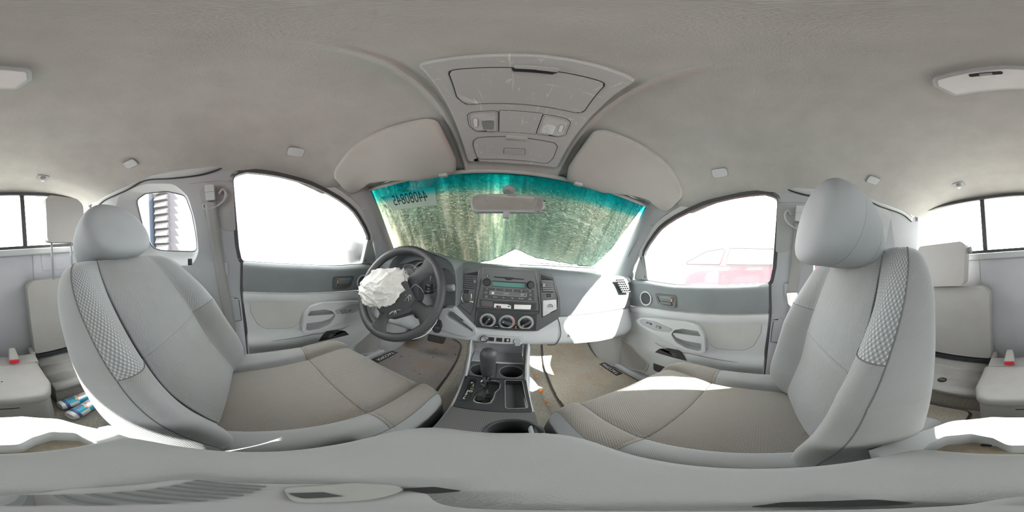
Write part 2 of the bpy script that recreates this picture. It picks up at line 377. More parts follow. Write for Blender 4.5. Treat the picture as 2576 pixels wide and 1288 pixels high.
class MB:
    def __init__(s): s.v = []; s.f = []; s.m = []; s.uv = []
    def add(s, V, F, mat=0, UV=None):
        b = len(s.v); V = [tuple(map(float, p)) for p in V]
        s.v += V; s.uv += [tuple(map(float, q)) for q in UV] if UV is not None else [(p[0]+.37*p[1], p[2]+.21*p[1]) for p in V]
        for i, f in enumerate(F):
            s.f.append(tuple(b+k for k in f)); s.m.append(mat[i] if isinstance(mat, (list, tuple)) else mat)
        return s
    def box(s, lo, hi, mat=0):
        x0, y0, z0 = lo; x1, y1, z1 = hi
        return s.hexa([(x0, y0, z0), (x1, y0, z0), (x1, y1, z0), (x0, y1, z0), (x0, y0, z1), (x1, y0, z1), (x1, y1, z1), (x0, y1, z1)], mat)
    def hexa(s, P, mat=0):
        return s.add(P, [(3, 2, 1, 0), (4, 5, 6, 7), (0, 1, 5, 4), (1, 2, 6, 5), (2, 3, 7, 6), (3, 0, 4, 7)], mat)
    def tube(s, pts, r, n=8, closed=False, mat=0, flat=1.0, up=None):
        P = np.array(pts, float); L = len(P)
        R = np.full(L, r) if np.isscalar(r) else np.array(r, float)
        T = np.zeros_like(P)
        for i in range(L):
            a = P[(i-1) % L] if (closed or i > 0) else P[i]; b = P[(i+1) % L] if (closed or i < L-1) else P[i]
            t = b-a; T[i] = t/max(np.linalg.norm(t), 1e-9)
        if up is None: u = frame_of(T[0])[0]
        else: u = np.array(up, float)
        rings = []
        for i in range(L):
            if up is not None: u = np.array(up, float)
            u = u-T[i]*(u@T[i]); u /= max(np.linalg.norm(u), 1e-9); w = np.cross(T[i], u)
            rings.append([P[i]+R[i]*(u*math.cos(2*math.pi*k/n)+flat*w*math.sin(2*math.pi*k/n)) for k in range(n)])
        V = [p for ring in rings for p in ring]; F = []
        for i in range(L if closed else L-1):
            j = (i+1) % L
            for k in range(n):
                F.append((i*n+k, i*n+(k+1) % n, j*n+(k+1) % n, j*n+k))
        if not closed: F.append(tuple(range(n))[::-1]); F.append(tuple((L-1)*n+k for k in range(n)))
        return s.add(V, F, mat)
    def lathe(s, prof, o, axis=(0, 0, 1), n=28, mat=0, caps=(True, True)):
        """prof: list of (radius, height along axis); mat: one index or one per span"""
        u, w, a = frame_of(axis); o = np.array(o, float); V = []; F = []; M = []
        for r, h in prof:
            for k in range(n):
                V.append(o+a*h+r*(u*math.cos(2*math.pi*k/n)+w*math.sin(2*math.pi*k/n)))
        for i in range(len(prof)-1):
            for k in range(n):
                F.append((i*n+k, i*n+(k+1) % n, (i+1)*n+(k+1) % n, (i+1)*n+k)); M.append(mat[i] if isinstance(mat, (list, tuple)) else mat)
        if caps[0]: F.append(tuple(range(n))[::-1]); M.append(M[0])
        if caps[1]: F.append(tuple((len(prof)-1)*n+k for k in range(n))); M.append(M[-2] if caps[0] else M[-1])
        return s.add(V, F, M)
    def slab(s, outer, mapf, h0, h1, holes=(), mat=0, side=None, back=False):
        """flat piece with outline (and holes) in 2D, front at height h1, walls going to h0; mapf(a, b, h) -> point"""
        side = mat if side is None else side
        polys = [list(outer)]+[list(h) for h in holes]
        flat = [p for q in polys for p in q]
        tris = tessellate_polygon([[Vector((p[0], p[1], 0)) for p in q] for q in polys])
        V = [mapf(p[0], p[1], h1) for p in flat]; UV = [(p[0], p[1]) for p in flat]
        s.add(V, [tuple(t) for t in tris], mat, UV)
        if back: s.add([mapf(p[0], p[1], h0) for p in flat], [tuple(t)[::-1] for t in tris], mat, UV)
        if h0 != h1:
            for q in polys:
                n = len(q)
                V = [mapf(p[0], p[1], h1) for p in q]+[mapf(p[0], p[1], h0) for p in q]
                s.add(V, [(k, (k+1) % n, n+(k+1) % n, n+k) for k in range(n)], side)
        return s
    def band(s, A, B, closed=True, mat=0):
        n = len(A); return s.add(list(A)+list(B), [(k, (k+1) % n, n+(k+1) % n, n+k) for k in range(n if closed else n-1)], mat)
    def grid(s, rows, cu=False, cv=False, mat=None, uv=None, flip=False):
        """rows: array (nv, nu, 3)"""
        G = np.asarray(rows, float); nv, nu = G.shape[:2]; V = G.reshape(-1, 3); F = []; M = []
        for i in range(nv if cv else nv-1):
            for j in range(nu if cu else nu-1):
                a, b, c, d = i*nu+j, i*nu+(j+1) % nu, ((i+1) % nv)*nu+(j+1) % nu, ((i+1) % nv)*nu+j
                F.append((d, c, b, a) if flip else (a, b, c, d)); M.append(mat(i, j) if callable(mat) else (mat or 0))
        return s.add(V, F, M, None if uv is None else np.asarray(uv, float).reshape(-1, 2))
    def build(s, name, mats, parent=None, loc=None, bevel=0, seg=2, sharp=35, smooth=True, solid=0, sub=0, fix=True):
        me = bpy.data.meshes.new(name)
        root = parent
        while root is not None and root.parent is not None: root = root.parent
        o3 = np.array(root.location) if root is not None else (np.array(loc, float)+np.array([0, 0, Z0]) if loc is not None else np.zeros(3))
        V = np.array(s.v, float)+np.array([0, 0, Z0])-o3
        me.from_pydata(V.tolist(), [], s.f)
        for m_ in (mats if isinstance(mats, (list, tuple)) else [mats]): me.materials.append(MATS[m_])
        me.polygons.foreach_set('material_index', s.m)
        ul = me.uv_layers.new(name='UVMap')
        li = np.zeros(len(me.loops), int); me.loops.foreach_get('vertex_index', li)
        ul.data.foreach_set('uv', np.array(s.uv, float)[li].ravel())
        if fix:
            bm = bmesh.new(); bm.from_mesh(me); bmesh.ops.remove_doubles(bm, verts=bm.verts, dist=1e-6)
            bmesh.ops.recalc_face_normals(bm, faces=bm.faces); bm.to_mesh(me); bm.free()
        if smooth:
            me.polygons.foreach_set('use_smooth', [True]*len(me.polygons)); me.set_sharp_from_angle(angle=math.radians(sharp))
        me.update()
        o = bpy.data.objects.new(name, me); COL.objects.link(o)
        if parent is not None: o.parent = parent
        elif loc is not None: o.location = Vector(loc)+Vector((0, 0, Z0))
        if bevel:
            b = o.modifiers.new('bevel', 'BEVEL'); b.width = bevel; b.segments = seg; b.limit_method = 'ANGLE'; b.angle_limit = math.radians(30); b.harden_normals = False
        if solid:
            b = o.modifiers.new('solid', 'SOLIDIFY'); b.thickness = solid; b.offset = 0
        if sub:
            b = o.modifiers.new('sub', 'SUBSURF'); b.levels = sub; b.render_levels = sub
        return o
def tag(o, label=None, cat=None, group=None, kind=None):
    if label: o['label'] = label
    if cat: o['category'] = cat
    if group: o['group'] = group
    if kind: o['kind'] = kind
    return o
def thing(name, label, cat, loc, group=None):
    o = bpy.data.objects.new(name, None); o.empty_display_size = .03; COL.objects.link(o)
    o.location = Vector(loc)+Vector((0, 0, Z0))
    bpy.context.view_layer.update() if False else None
    return tag(o, label, cat, group)
def structure(o): o['kind'] = 'structure'; return o
def letters(mb, body, mapf, size, mat=0, align='CENTER', spacing=1.0):
    """flat lettering: mapf(a, b) -> 3D; a along the line, b up"""
    cu = bpy.data.curves.new('lettering', 'FONT'); cu.body = body; cu.size = size; cu.align_x = align; cu.align_y = 'CENTER'; cu.resolution_u = 3; cu.space_character = spacing
    ob = bpy.data.objects.new('lettering', cu); COL.objects.link(ob)
    dg = bpy.context.evaluated_depsgraph_get(); me = bpy.data.meshes.new_from_object(ob.evaluated_get(dg))
    mb.add([mapf(v.co.x, v.co.y) for v in me.vertices], [tuple(p.vertices) for p in me.polygons], mat)
    bpy.data.objects.remove(ob); bpy.data.curves.remove(cu); bpy.data.meshes.remove(me)
    return mb

# ================================================================ SHELL
def lerp(a, b, t): return a+(b-a)*t
def xw(z): return .73 if z < -.07 else .73-(z+.07)*.333
def WS(u, v, o=0.0):
    """windscreen surface; o > 0 lies outside it"""
    cyy = .60+.50*v; cz = .34-.41*v; hw = .60+.12*v
    return (u*hw, cyy-(.075+.095*v)*u*u+o*.63, cz-(.045-.015*v)*u*u+o*.77)

# ---- floor: carpet pan with raised toe boards in front
mb = MB()
prof = [(-.90, -.76), (-.2, -.76), (.55, -.76), (.88, -.76), (.96, -.745), (1.04, -.68), (1.12, -.56), (1.16, -.42), (1.18, -.25)]
P = catmull(prof, 4)
rows = [[(x, y, z) for x in np.linspace(-.72, .72, 13)] for y, z in P]
mb.grid(rows)
structure(mb.build('floor', 'carpet'))
# tunnel carpet beneath the console
mb = MB()
sec = [(-.20, -.765), (-.185, -.73), (-.15, -.68), (-.118, -.62), (-.105, -.60), (0, -.595), (.105, -.60), (.118, -.62), (.15, -.68), (.185, -.73), (.20, -.765)]
mb.grid([[(a, y, b) for a, b in catmull(sec, 4)] for y in np.linspace(-.16, 1.14, 12)])
structure(mb.build('trim_1', 'carpet'))
# firewall
mb = MB().box((-.74, 1.17, -.80), (.74, 1.2, -.08))
structure(mb.build('wall_front', 'black_plastic'))

# ---- ceiling
yc = [-.90, -.80, -.70, -.55, -.40, -.2, 0, .15, .30, .45, .60]
zc = [.345, .385, .412, .435, .45, .458, .46, .447, .428, .392, .342]
ye = [-.90, -.6, -.3, -.08, .10, .23, .37, .43, .525, .60]
xe = [.60, .590, .592, .600, .617, .630, .645, .645, .605, .60]
ze = [.295, .310, .320, .300, .287, .262, .225, .240, .293, .30]
def ceil_z(x, y):
    c = ipl(y, yc, zc); e = ipl(y, ye, ze); X = ipl(y, ye, xe)
    t = min(1.0, abs(x)/X)
    z = c-(c-e)*t**3.6
    if y > .02:                                            # dropped centre channel round the overhead console
        k = min(1.0, (y-.02)/.14); w = .146+.022*min(1, y/.6)
        s = 1/(1+math.exp((abs(x)-w+.010)/.004)); rid = math.exp(-((abs(x)-w)/.009)**2)
        z += k*(.016*(1-s)-.006-.019*rid)
    return z
nx, ny = 321, 100
rows = []
for j in range(ny):
    t = j/(ny-1); row = []
    for i in range(nx):
        u = -1+2*i/(nx-1)
        yn = -.90+t*1.5; X = ipl(yn, ye, xe)
        x = u*X; yf = .602-.077*(x/.605)**2
        y = -.90+t*(yf+.90)
        row.append((x, y, ceil_z(x, yn)))
    a, b = row[0], row[-1]
    row = [(a[0]-.075, a[1], a[2]+.055), (a[0]-.03, a[1], a[2]+.022)]+row+[(b[0]+.03, b[1], b[2]+.022), (b[0]+.075, b[1], b[2]+.055)]
    rows.append(row)
rows.append([(p[0]*1.02, p[1]+.035, p[2]+.012) for p in rows[-1]])
mb = MB().grid(rows)
structure(mb.build('ceiling', 'headliner', sharp=60))
# windscreen header lip
mb = MB()
A = [WS(u, 0.0) for u in np.linspace(-1, 1, 41)]
mb.tube([(p[0], p[1]-.006, p[2]-.001) for p in A], .009, 8)
structure(mb.build('trim_2', 'headliner'))

# ---- windscreen glass, a black border, pillars
mb = MB(); nu, nv = 41, 25
us = np.linspace(-1.03, 1.03, nu); vv = np.linspace(-.02, 1.04, nv)
mb.grid([[WS(u, v, .004) for u in us] for v in vv], uv=[[(u*.5+.5, max(0, v)) for u in us] for v in vv])
structure(mb.build('window_1', 'windscreen_glass'))
for s, n in ((-1, 3), (1, 4)):
    RA = [WS(s*1.0, v) for v in np.linspace(-.16, 1, 10)]
    RB0 = catmull([(.628, .30, .278), (.645, .43, .240), (.655, .50, .200), (.672, .585, .125), (.692, .65, .060), (.716, .71, -.04), (.728, .74, -.11)], 4)
    RB = resamp([(s*p[0], p[1], p[2]) for p in RB0], 10, False)
    rows = []
    for a, b in zip(RA, RB):
        a = np.array(a); b = np.array(b); mid = (a+b)/2+np.array([-s*.016, -.012, -.006])
        a2 = a+np.array([s*.004, .012, .01])
        rows.append(catmull([a2, a, lerp(a, mid, .62)+np.array([-s*.003, -.004, 0]), lerp(mid, b, .45)+np.array([-s*.003, -.004, 0]), b, b+np.array([s*.055, .012, 0.004])], 4))
    R2 = catmull(np.array(rows), 3)
    mb = MB().grid(R2)
    o = structure(mb.build('trim_%d' % n, 'pillar_grey', sharp=70))
    # speaker slot relief and clip cover on the pillar
    i0, i1 = 12, 20
    mid = [R2[i][9]+np.array([-s*.0015, -.0015, 0]) for i in range(i0, i1)]
    mb = MB().tube(mid, [.002+.010*math.sin(math.pi*k/(len(mid)-1)) for k in range(len(mid))], 8, flat=.18, up=(s*.9, .3, .3))
    mb.build('grip_recess', 'mid_grey', o)
    c = R2[9][12]; mb = MB().lathe([(.009, 0), (.009, .0015), (.007, .0022)], c+np.array([s*.001, .001, 0]), (-s*.75, -.6, -.1), 20)
    mb.build('clip_cover', 'pillar_grey', o)

# ---- door windows and doors
GL = [(-.035, -.070), (-.048, 0), (-.057, .18), (-.061, .278), (-.012, .291), (.05, .286), (.104, .280), (.183, .268), (.233, .259), (.31, .238), (.374, .218), (.43, .196), (.47, .176), (.506, .150), (.56, .105), (.597, .066), (.610, .04), (.612, -.093), (.42, -.098), (.327, -.093), (.129, -.081)]
GLR = rnd(GL, [.02, 0, 0, .03, 0]+[0]*11+[.01, .004, 0, 0, 0])
def zb(y): return ipl(y, [-.05, .13, .33, .42, .62, .72], [-.068, -.080, -.092, -.098, -.093, -.100])
def zd(y): return ipl(y, [-.05, .58, .70], [-.209, -.246, -.268])
def strip_pts(s, poly, h): return [(s*(xw(z)-h), y, z) for y, z in poly]
for s, n, side in ((-1, 1, 'left'), (1, 2, 'right')):
    D = thing('door_%d' % n, None, None, (s*.72, .35, -.76)); structure(D)
    def DW(y, z, h, s=s): return (s*(xw(z)-h), y, z)
    g = MB().slab(off(GLR, .008), lambda y, z, h, s=s: (s*(xw(z)+.012-h), y, z), 0, 0)
    structure(g.build('window_%d' % (1+n), 'side_glass' if s < 0 else 'dusty_glare_glass'))
    # seal round the glass, painted frame behind it
    A = GLR; B = off(GLR, .016); C = off(GLR, .032)
    mb = MB().slab(B, DW, -.014, .004, holes=[A]); mb.build('window_seal', 'seal_rubber', D)
    upper = [p for p in C]
    mb = MB().slab(off(GLR, .040), DW, -.03, -.001, holes=[off(GLR, .014)]); mb.build('window_frame', 'door_paint', D)
    # mirror sail corner
    sail = [(.612, .052), (.640, .035), (.672, -.01), (.705, -.06), (.715, -.100), (.612, -.094)]
    mb = MB().slab(rnd(sail, .012), DW, -.02, .006); mb.build('sail_panel', 'mid_grey', D, bevel=.003)
    mb = MB().slab(rect(.604, -.092, .616, .046), DW, -.02, .003); mb.build('glass_channel', 'door_grey', D, bevel=.002)
    # upper dark panel
    ys = np.linspace(-.03, .90, 32)
    pu = catmull([(.752, 0), (.727, .0), (.714, .06), (.705, .17), (.7065, .42), (.712, .72), (.7165, 1.0)], 4)
    def yr(y, z): return y+max(0, -.2-z)*.085*max(0, 1-(y+.03)/.4)
    rows = [[(s*px_, yr(y, lerp(zb(y)-.002, zd(y), t)), lerp(zb(y)-.002, zd(y), t)) for px_, t in pu] for y in ys]
    mb = MB().grid(rows); mb.build('upper_panel', 'door_dark', D, sharp=50)
    # lower panel
    pl_ = catmull([(.716, 0), (.704, .002), (.6985, .02), (.6975, .06), (.705, .11), (.7065, .24), (.7065, .36), (.700, .42), (.684, .49), (.679, .55), (.682, .75), (.694, .92), (.71, 1.0)], 3)
    rows = [[(s*px_, yr(y, lerp(zd(y), -.745, t)), lerp(zd(y), -.745, t)) for px_, t in pl_] for y in np.linspace(-.03, .84, 32)]
    mb = MB().grid(rows); mb.build('lower_panel', 'door_grey', D, sharp=50)
    def DP(y, z, h, s=s): return (s*(.7065-h), y, z)
    cl = rnd([(.325, -.253), (.0, -.240), (.004, -.30), (.035, -.372), (.075, -.398), (.20, -.402), (.228, -.375), (.245, -.330)], [.008, .02, .05, .05, .04, .04, .04, .05])
    mb = MB().slab(cl, DP, 0, .005); mb.build('cloth_insert', 'door_cloth', D, bevel=.003)
    mb = MB().tube([DP(a, b, .002) for a, b in cl], .0022, 6, True); mb.build('insert_seam', 'mid_grey', D)
    pod = rnd([(.635, -.332), (.60, -.308), (.51, -.290), (.33, -.272), (.268, -.285), (.240, -.33), (.232, -.41), (.25, -.428), (.31, -.428), (.37, -.416), (.43, -.396), (.52, -.376), (.615, -.352)], [.012, .02, .05, .06, .03, .03, .02, .02, .04, .05, .05, .05, .012])
    cup = rnd([(.405, -.352), (.385, -.325), (.345, -.308), (.268, -.306), (.256, -.33), (.250, -.408), (.27, -.415), (.32, -.413), (.375, -.395)], [.02, .02, .02, .012, 0, .012, .012, .03, .03])
    mb = MB().slab(pod, DP, -.002, .034, holes=[cup]); mb.build('armrest', 'door_grey', D, bevel=.010, seg=3)
    mb = MB().slab(off(cup, .004), DP, .002, .003); mb.build('pull_pocket', 'mid_grey', D)
    bar = rnd([(.402, -.345), (.256, -.333), (.252, -.373), (.33, -.374), (.378, -.368)], [.01, .006, .006, .01, .01])
    mb = MB().slab(bar, DP, .006, .029); mb.build('pull_bar', 'door_grey', D, bevel=.008, seg=3)
    sp_ = rnd([(.608, -.330), (.585, -.310), (.50, -.304), (.395, -.322), (.41, -.344), (.50, -.358), (.585, -.348)], [.008, .012, .03, .012, .012, .03, .012])
    mb = MB().slab(sp_, lambda y, z, h, s=s: DP(y, z, h+.0), .02, .0365); mb.build('switch_plate', 'pillar_grey', D, bevel=.002)
    sw = [(.475, -.330, .016, .008), (.535, -.325, .018, .006)] if s > 0 else [(.445, -.332, .016, .006), (.452, -.345, .016, .005), (.488, -.340, .009, .006)]
    for cy_, cz_, ry_, rz_ in sw:
        mb = MB().slab(rnd(rect(cy_-ry_, cz_-rz_, cy_+ry_, cz_+rz_), .002), DP, .030, .0375); w = mb.build('window_switch', 'black_plastic' if s > 0 and cy_ > .5 else 'dark_dash', D)
        mb = MB().slab(rnd(rect(cy_-ry_*.6, cz_-rz_*.7, cy_+ry_*.6, cz_+rz_*.5), .002), DP, .0375, .0405); mb.build('rocker', 'mid_grey', w, bevel=.001)
    # tweeter
    def DU(y, z, h, s=s): return (s*(.710-h), y, z)
    c0 = DU(.598, -.197, 0)
    mb = MB().lathe([(.043, 0), (.043, .004), (.041, .007), (.036, .0065), (.034, .002)], c0, (-s, 0, 0), 36, caps=(False, False)); tw = mb.build('tweeter_ring', 'silver_paint', D)
    mb = MB().lathe([(.035, .002), (.030, .004), (.02, .0055), (.001, .006)], c0, (-s, 0, 0), 32); mb.build('tweeter_grille', 'tweeter_cloth', tw)
    # handle
    bez = rnd([(.535, -.155), (.405, -.150), (.398, -.165), (.405, -.222), (.48, -.224), (.512, -.215)], .012)
    rec = rnd([(.520, -.166), (.418, -.160), (.414, -.175), (.418, -.208), (.47, -.212), (.500, -.205)], .008)
    mb = MB().slab(bez, DU, -.004, .005, holes=[rec]); hb = mb.build('handle_bezel', 'charcoal_face', D, bevel=.002)
    mb = MB().slab(off(rec, .002), DU, -.006, -.004); mb.build('handle_recess', 'black_plastic', hb)
    lv = rnd([(.500, -.196), (.43, -.194), (.428, -.205), (.47, -.209), (.496, -.205)], .004)
    mb = MB().slab(lv, DU, -.004, .006); mb.build('handle_lever', 'charcoal_face', hb, bevel=.002)
    mb = MB().slab(rnd([(.508, -.170), (.44, -.167), (.44, -.186), (.492, -.188)], .003), DU, -.004, .001); mb.build('lever_plate', 'dark_dash', hb, bevel=.001)
    mb = MB().slab(rnd(rect(.420, -.190, .434, -.166), .002), DU, -.004, .006); lk = mb.build('lock_slider', 'charcoal_face', hb)
    mb = MB().slab(rect(.423, -.187, .431, -.172), DU, .006, .0065); mb.build('lock_mark', 'orange_print', lk)
    # speaker grille and bottle pocket
    spk = rnd([(.752, -.500), (.778, -.575), (.76, -.70), (.70, -.72), (.555, -.675), (.535, -.60), (.66, -.53)], [.03, .04, .04, .03, .03, .03, .06])
    def DL(y, z, h, s=s): return (s*(.683-h), y, z)
    mb = MB().slab(spk, DL, -.004, .004); g = mb.build('speaker_grille', 'speaker_grille', D, bevel=.002)
    mb = MB().tube([DL(a, b, .002) for a, b in off(spk, .004)], .0055, 8, True); mb.build('grille_rim', 'grey_trim', g)
    pk = rnd([(.505, -.512), (.475, -.472), (.43, -.452), (.36, -.446), (.315, -.50), (.30, -.56), (.30, -.64), (.50, -.64)], [.02, .02, .03, .03, .02, .02, .02, .02])
    mb = MB().slab(pk, DL, -.004, .003); q = mb.build('bottle_pocket', 'black_plastic', D, bevel=.002)
    mb = MB(); cb = DL(.385, -.478, .0035)
    mb.tube([(cb[0], cb[1]+.010*math.cos(a), cb[2]+.009*math.sin(a)) for a in np.linspace(0, 2*math.pi, 20)[:-1]], .0009, 6, True)
    mb.tube([(cb[0], cb[1]-.008, cb[2]-.008), (cb[0], cb[1]+.008, cb[2]+.008)], .0008, 6)
    mb.tube([(cb[0], cb[1]+.03, cb[2]+.006), (cb[0], cb[1]+.018, cb[2]+.006), (cb[0], cb[1]+.016, cb[2]-.002)], .0008, 6)
    mb.build('pocket_symbol', 'grey_print', q)
    mb = MB().tube([(s*.683, .50, -.44), (s*.6815, .43, -.458), (s*.690, .30, -.452), (s*.690, .12, -.462), (s*.690, -.0, -.475)], .0018, 6); mb.build('pocket_seam', 'mid_grey', D)
    # rear edge seal
    mb = MB().tube([(s*.722, -.034, -.07), (s*.716, -.036, -.2), (s*.706, -.018, -.40), (s*.705, .004, -.70)], .007, 8); mb.build('edge_seal', 'seal_rubber', D)
    # sill and kick panel
    mb = MB().box((min(s*.655, s*.74), -.86, -.78), (max(s*.655, s*.74), .80, -.715)); o = structure(mb.build('trim_%d' % (4+n), 'grey_trim', bevel=.015, seg=3))
    mb = MB()
    K = [[(s*.735, .735, z_), (s*.700, .742, z_), (s*.672, .79, z_), (s*.664, .88, z_), (s*.660, 1.02, z_), (s*.660, 1.15, z_)] for z_ in np.linspace(-.765, -.22, 6)]
    for k, row in enumerate(K):
        sh = .028*(1-k/5); K[k] = [(p[0]-s*sh, p[1], p[2]) for p in row]
    mb.grid(catmull(np.array([catmull(r, 4) for r in K]), 2)); structure(mb.build('trim_%d' % (6+n), 'grey_trim', sharp=60))

# ---- rear side walls (B pillar, quarter window)
QO = rnd([(-.64, .275), (-.585, .302), (-.43, .304), (-.30, .276), (-.245, .215), (-.228, .10), (-.230, -.03), (-.27, -.095), (-.42, -.10), (-.60, -.06), (-.64, .03)], [.03, .03, .05, .06, .06, .06, .05, .05, .06, .05, .06])
QG = rnd([(-.535, .255), (-.47, .275), (-.352, .262), (-.270, .230), (-.252, .15), (-.246, .06), (-.248, -.030), (-.35, -.026), (-.448, -.020), (-.505, -.006), (-.536, .10)], [.03, .03, .04, .03, .05, .03, .03, .03, .03, .05, .05])
for s, n, side in ((-1, 1, 'left'), (1, 2, 'right')):
    def DW(y, z, h, s=s): return (s*(xw(z)-h), y, z)
    outer = [(-.040, .296), (-.084, .303), (-.164, .318), (-.30, .322), (-.545, .310), (-.74, .297), (-.895, .29), (-.895, -.77), (.02, -.77), (.012, -.60), (-.030, -.21), (-.042, -.07), (-.058, .18), (-.062, .27)]
    A = resamp(QO, 64)
    if area2(A) < 0: A = A[::-1]
    mb = MB().slab(outer, DW, -.02, .004, holes=[A])
    w = structure(mb.build('wall_%s' % side, 'pillar_grey', sharp=40))
    B = resamp(QG, 64)
    if area2(B) < 0: B = B[::-1]
    # align the two loops by angle, bridge them with a rounded reveal
    def start(L, c): 
        k = min(range(len(L)), key=lambda i: abs(math.atan2(L[i][1]-c[1], L[i][0]-c[0]))); return L[k:]+L[:k]
    A2 = start(A, (-.42, .10)); B2 = start(B, (-.40, .11))
    mb = MB()
    l0 = [DW(a, b, .004) for a, b in A2]; l1 = [DW(lerp(a, c, .08), lerp(b, d, .08), .002) for (a, b), (c, d) in zip(A2, B2)]
    l2 = [DW(lerp(a, c, .55), lerp(b, d, .55), -.018) for (a, b), (c, d) in zip(A2, B2)]; l3 = [DW(a, b, -.034) for a, b in B2]; l4 = [DW(a, b, -.045) for a, b in B2]
    mb.grid(np.array(catmull(np.array([l0, l1, l2, l3, l4]), 3)), cu=True); mb.build('window_reveal', 'grey_trim', w, sharp=60)
    mb = MB().tube([DW(a, b, -.036) for a, b in B2], .0035, 6, True); mb.build('window_gasket', 'seal_rubber', w)
    mb = MB().slab(off(B, .01), lambda y, z, h, s=s: (s*(xw(z)+.040), y, z), 0, 0); structure(mb.build('window_%d' % (3+n), 'side_glass'))
    # roof rail trim above the quarter window with the dark gap under it
    path = catmull([(-.82, .262), (-.72, .290), (-.545, .300), (-.43, .318), (-.30, .298), (-.20, .292), (-.135, .300), (-.075, .318)], 6)
    mb = MB().tube([DW(a, b, .008) for a, b in path], .0045, 8); mb.build('rail_gap', 'joint_dark', w)
    top = catmull([(-.82, .292), (-.72, .318), (-.545, .328), (-.43, .338), (-.30, .340), (-.20, .336), (-.135, .330), (-.068, .318)], 6)
    mb = MB()
    mb.grid([[DW(a[0], a[1], .010), DW(lerp(a[0], b[0], .5), lerp(a[1], b[1], .5), .015), DW(b[0], b[1], .006)] for a, b in zip(path, top)]); mb.build('rail_trim', 'grey_trim', w, solid=.004)
    mb = MB().lathe([(.013, 0), (.013, .001), (.011, .0018)], DW(-.745, .25, .004), (-s, 0, -.3), 24); mb.build('clip_cover', 'grey_trim', w)
    # outer panel behind the wall (closes the body so that no sky leaks in)
    # trim seam on the pillar below the belt guide, vertical latch cover
    mb = MB().tube([DW(-.045, .255, .0045), DW(-.12, .262, .0045), DW(-.235, .262, .0045)], .0009, 5); mb.build('pillar_seam', 'mid_grey', w)
    cov = rnd([(-.045, -.245), (-.095, -.235), (-.085, -.36), (-.040, -.368)], .008)
    mb = MB().slab(cov, DW, .003, .009); q = mb.build('belt_cover', 'pillar_grey', w, bevel=.003)
    mb = MB().tube([DW(-.05, -.252, .010), DW(-.043, -.30, .010), DW(-.038, -.358, .010), DW(-.066, -.364, .010)], .0016, 6); mb.build('cover_gap', 'joint_dark', q)

# ---- rear wall with the three-part rear window
RW = rnd([(-.685, .040), (-.655, .20), (-.60, .328), (-.45, .344), (0, .350), (.45, .344), (.60, .328), (.655, .20), (.685, .040), (.3, .030), (-.3, .030)], [.03, 0, .05, 0, 0, 0, .05, 0, .03, 0, 0])
def RB(x, z, h): return (x, -.87+h, z)
mb = MB().slab([(-.76, -.78), (.76, -.78), (.76, .47), (-.76, .47)], RB, -.02, .0, holes=[RW])
w = structure(mb.build('wall_rear', 'rear_panel'))
mb = MB().slab(off(RW, .004), RB, -.012, .006, holes=[off(RW, -.014)]); mb.build('window_gasket', 'seal_rubber', w)
mb = MB().slab(rect(-.70, -.008, .70, .028), RB, 0, .022); mb.build('window_ledge', 'grey_trim', w, bevel=.008, seg=3)
for k, (x0, x1) in enumerate(((-.70, -.175), (-.175, .175), (.175, .70))):
    inner = [p for p in RW]
    mb = MB().slab(rect(x0, .03, x1, .36), lambda x, z, h: (x, -.883, z), 0, 0); structure(mb.build('window_%d' % (6+k), 'rear_glass'))
for x0, nm in ((-.175, 'slider_frame'), (.175, 'slider_frame')):
    mb = MB().slab(rect(x0-.012, .03, x0+.012, .358), RB, -.02, -.004); mb.build(nm, 'seal_rubber', w, bevel=.002)
for sx in (-1, 1):
    mb = MB().tube([RB(sx*.21, .012, .001), RB(sx*.208, -.2, .001), RB(sx*.205, -.55, .001)], .0012, 5); mb.build('panel_seam', 'mid_grey', w)
mb = MB().slab(rnd(rect(-.20, -.30, -.155, -.23), .004), RB, 0, .002); mb.build('access_cover', 'rear_panel', w, bevel=.001)
mb = MB().slab(rnd(rect(-.62, -.10, -.26, -.005), .02), RB, 0, .003); mb.build('relief_panel', 'rear_panel', w, bevel=.002)
# rear shelf (storage well covers), ribbed
for s in (-1, 1):
    mb = MB(); x0, x1 = sorted((s*.17, s*.70))
    zs = [(-.868, -.600), (-.80, -.605), (-.795, -.612), (-.72, -.612), (-.715, -.618), (-.64, -.618), (-.635, -.624), (-.575, -.624), (-.57, -.617), (-.540, -.617), (-.530, -.625), (-.529, -.645)]
    mb.grid([[(x, a, b) for x in np.linspace(x0, x1, 4)] for a, b in zs]); 
    structure(mb.build('trim_%d' % (9 if s < 0 else 10), 'rear_plastic', solid=.004))
    mb = MB().box((x0, -.87, -.77), (x1, -.533, -.63)); structure(mb.build('trim_%d' % (11 if s < 0 else 12), 'carpet'))

# ================================================================ OUTSIDE
mb = MB().box((-14, -14, -1.60), (14, 14, -1.45)); g = mb.build('ground', 'concrete'); structure(g)
# pale building with louvred panel, left
mb = MB().box((-3.0, -7, -1.45), (-2.62, -.75, 3.4)); bl = mb.build('wall_outside', 'wall_paint'); structure(bl)
z = -.25
for k in range(11):
    zz = -.20+k*.135
    mb = MB().hexa([(-2.62, -1.40, zz), (-2.52, -1.40, zz), (-2.52, -1.655, zz), (-2.62, -1.655, zz), (-2.62, -1.40, zz+.10), (-2.585, -1.40, zz+.10), (-2.585, -1.655, zz+.10), (-2.62, -1.655, zz+.10)])
    mb.build('slat', 'louver_paint', bl)
for k in range(14):
    mb = MB().box((-2.622, -1.39, -1.0+k*.24), (-2.608, 5, -.985+k*.24)); mb.build('siding_board', 'wall_paint', bl) if False else None
mb = MB().box((-2.60, -1.95, -1.45), (-2.45, -1.70, 3.2)); tag(mb.build('porch_post', 'post_paint', bevel=.01), 'blue grey square post beside the white louvres outside the rear side window', 'post')

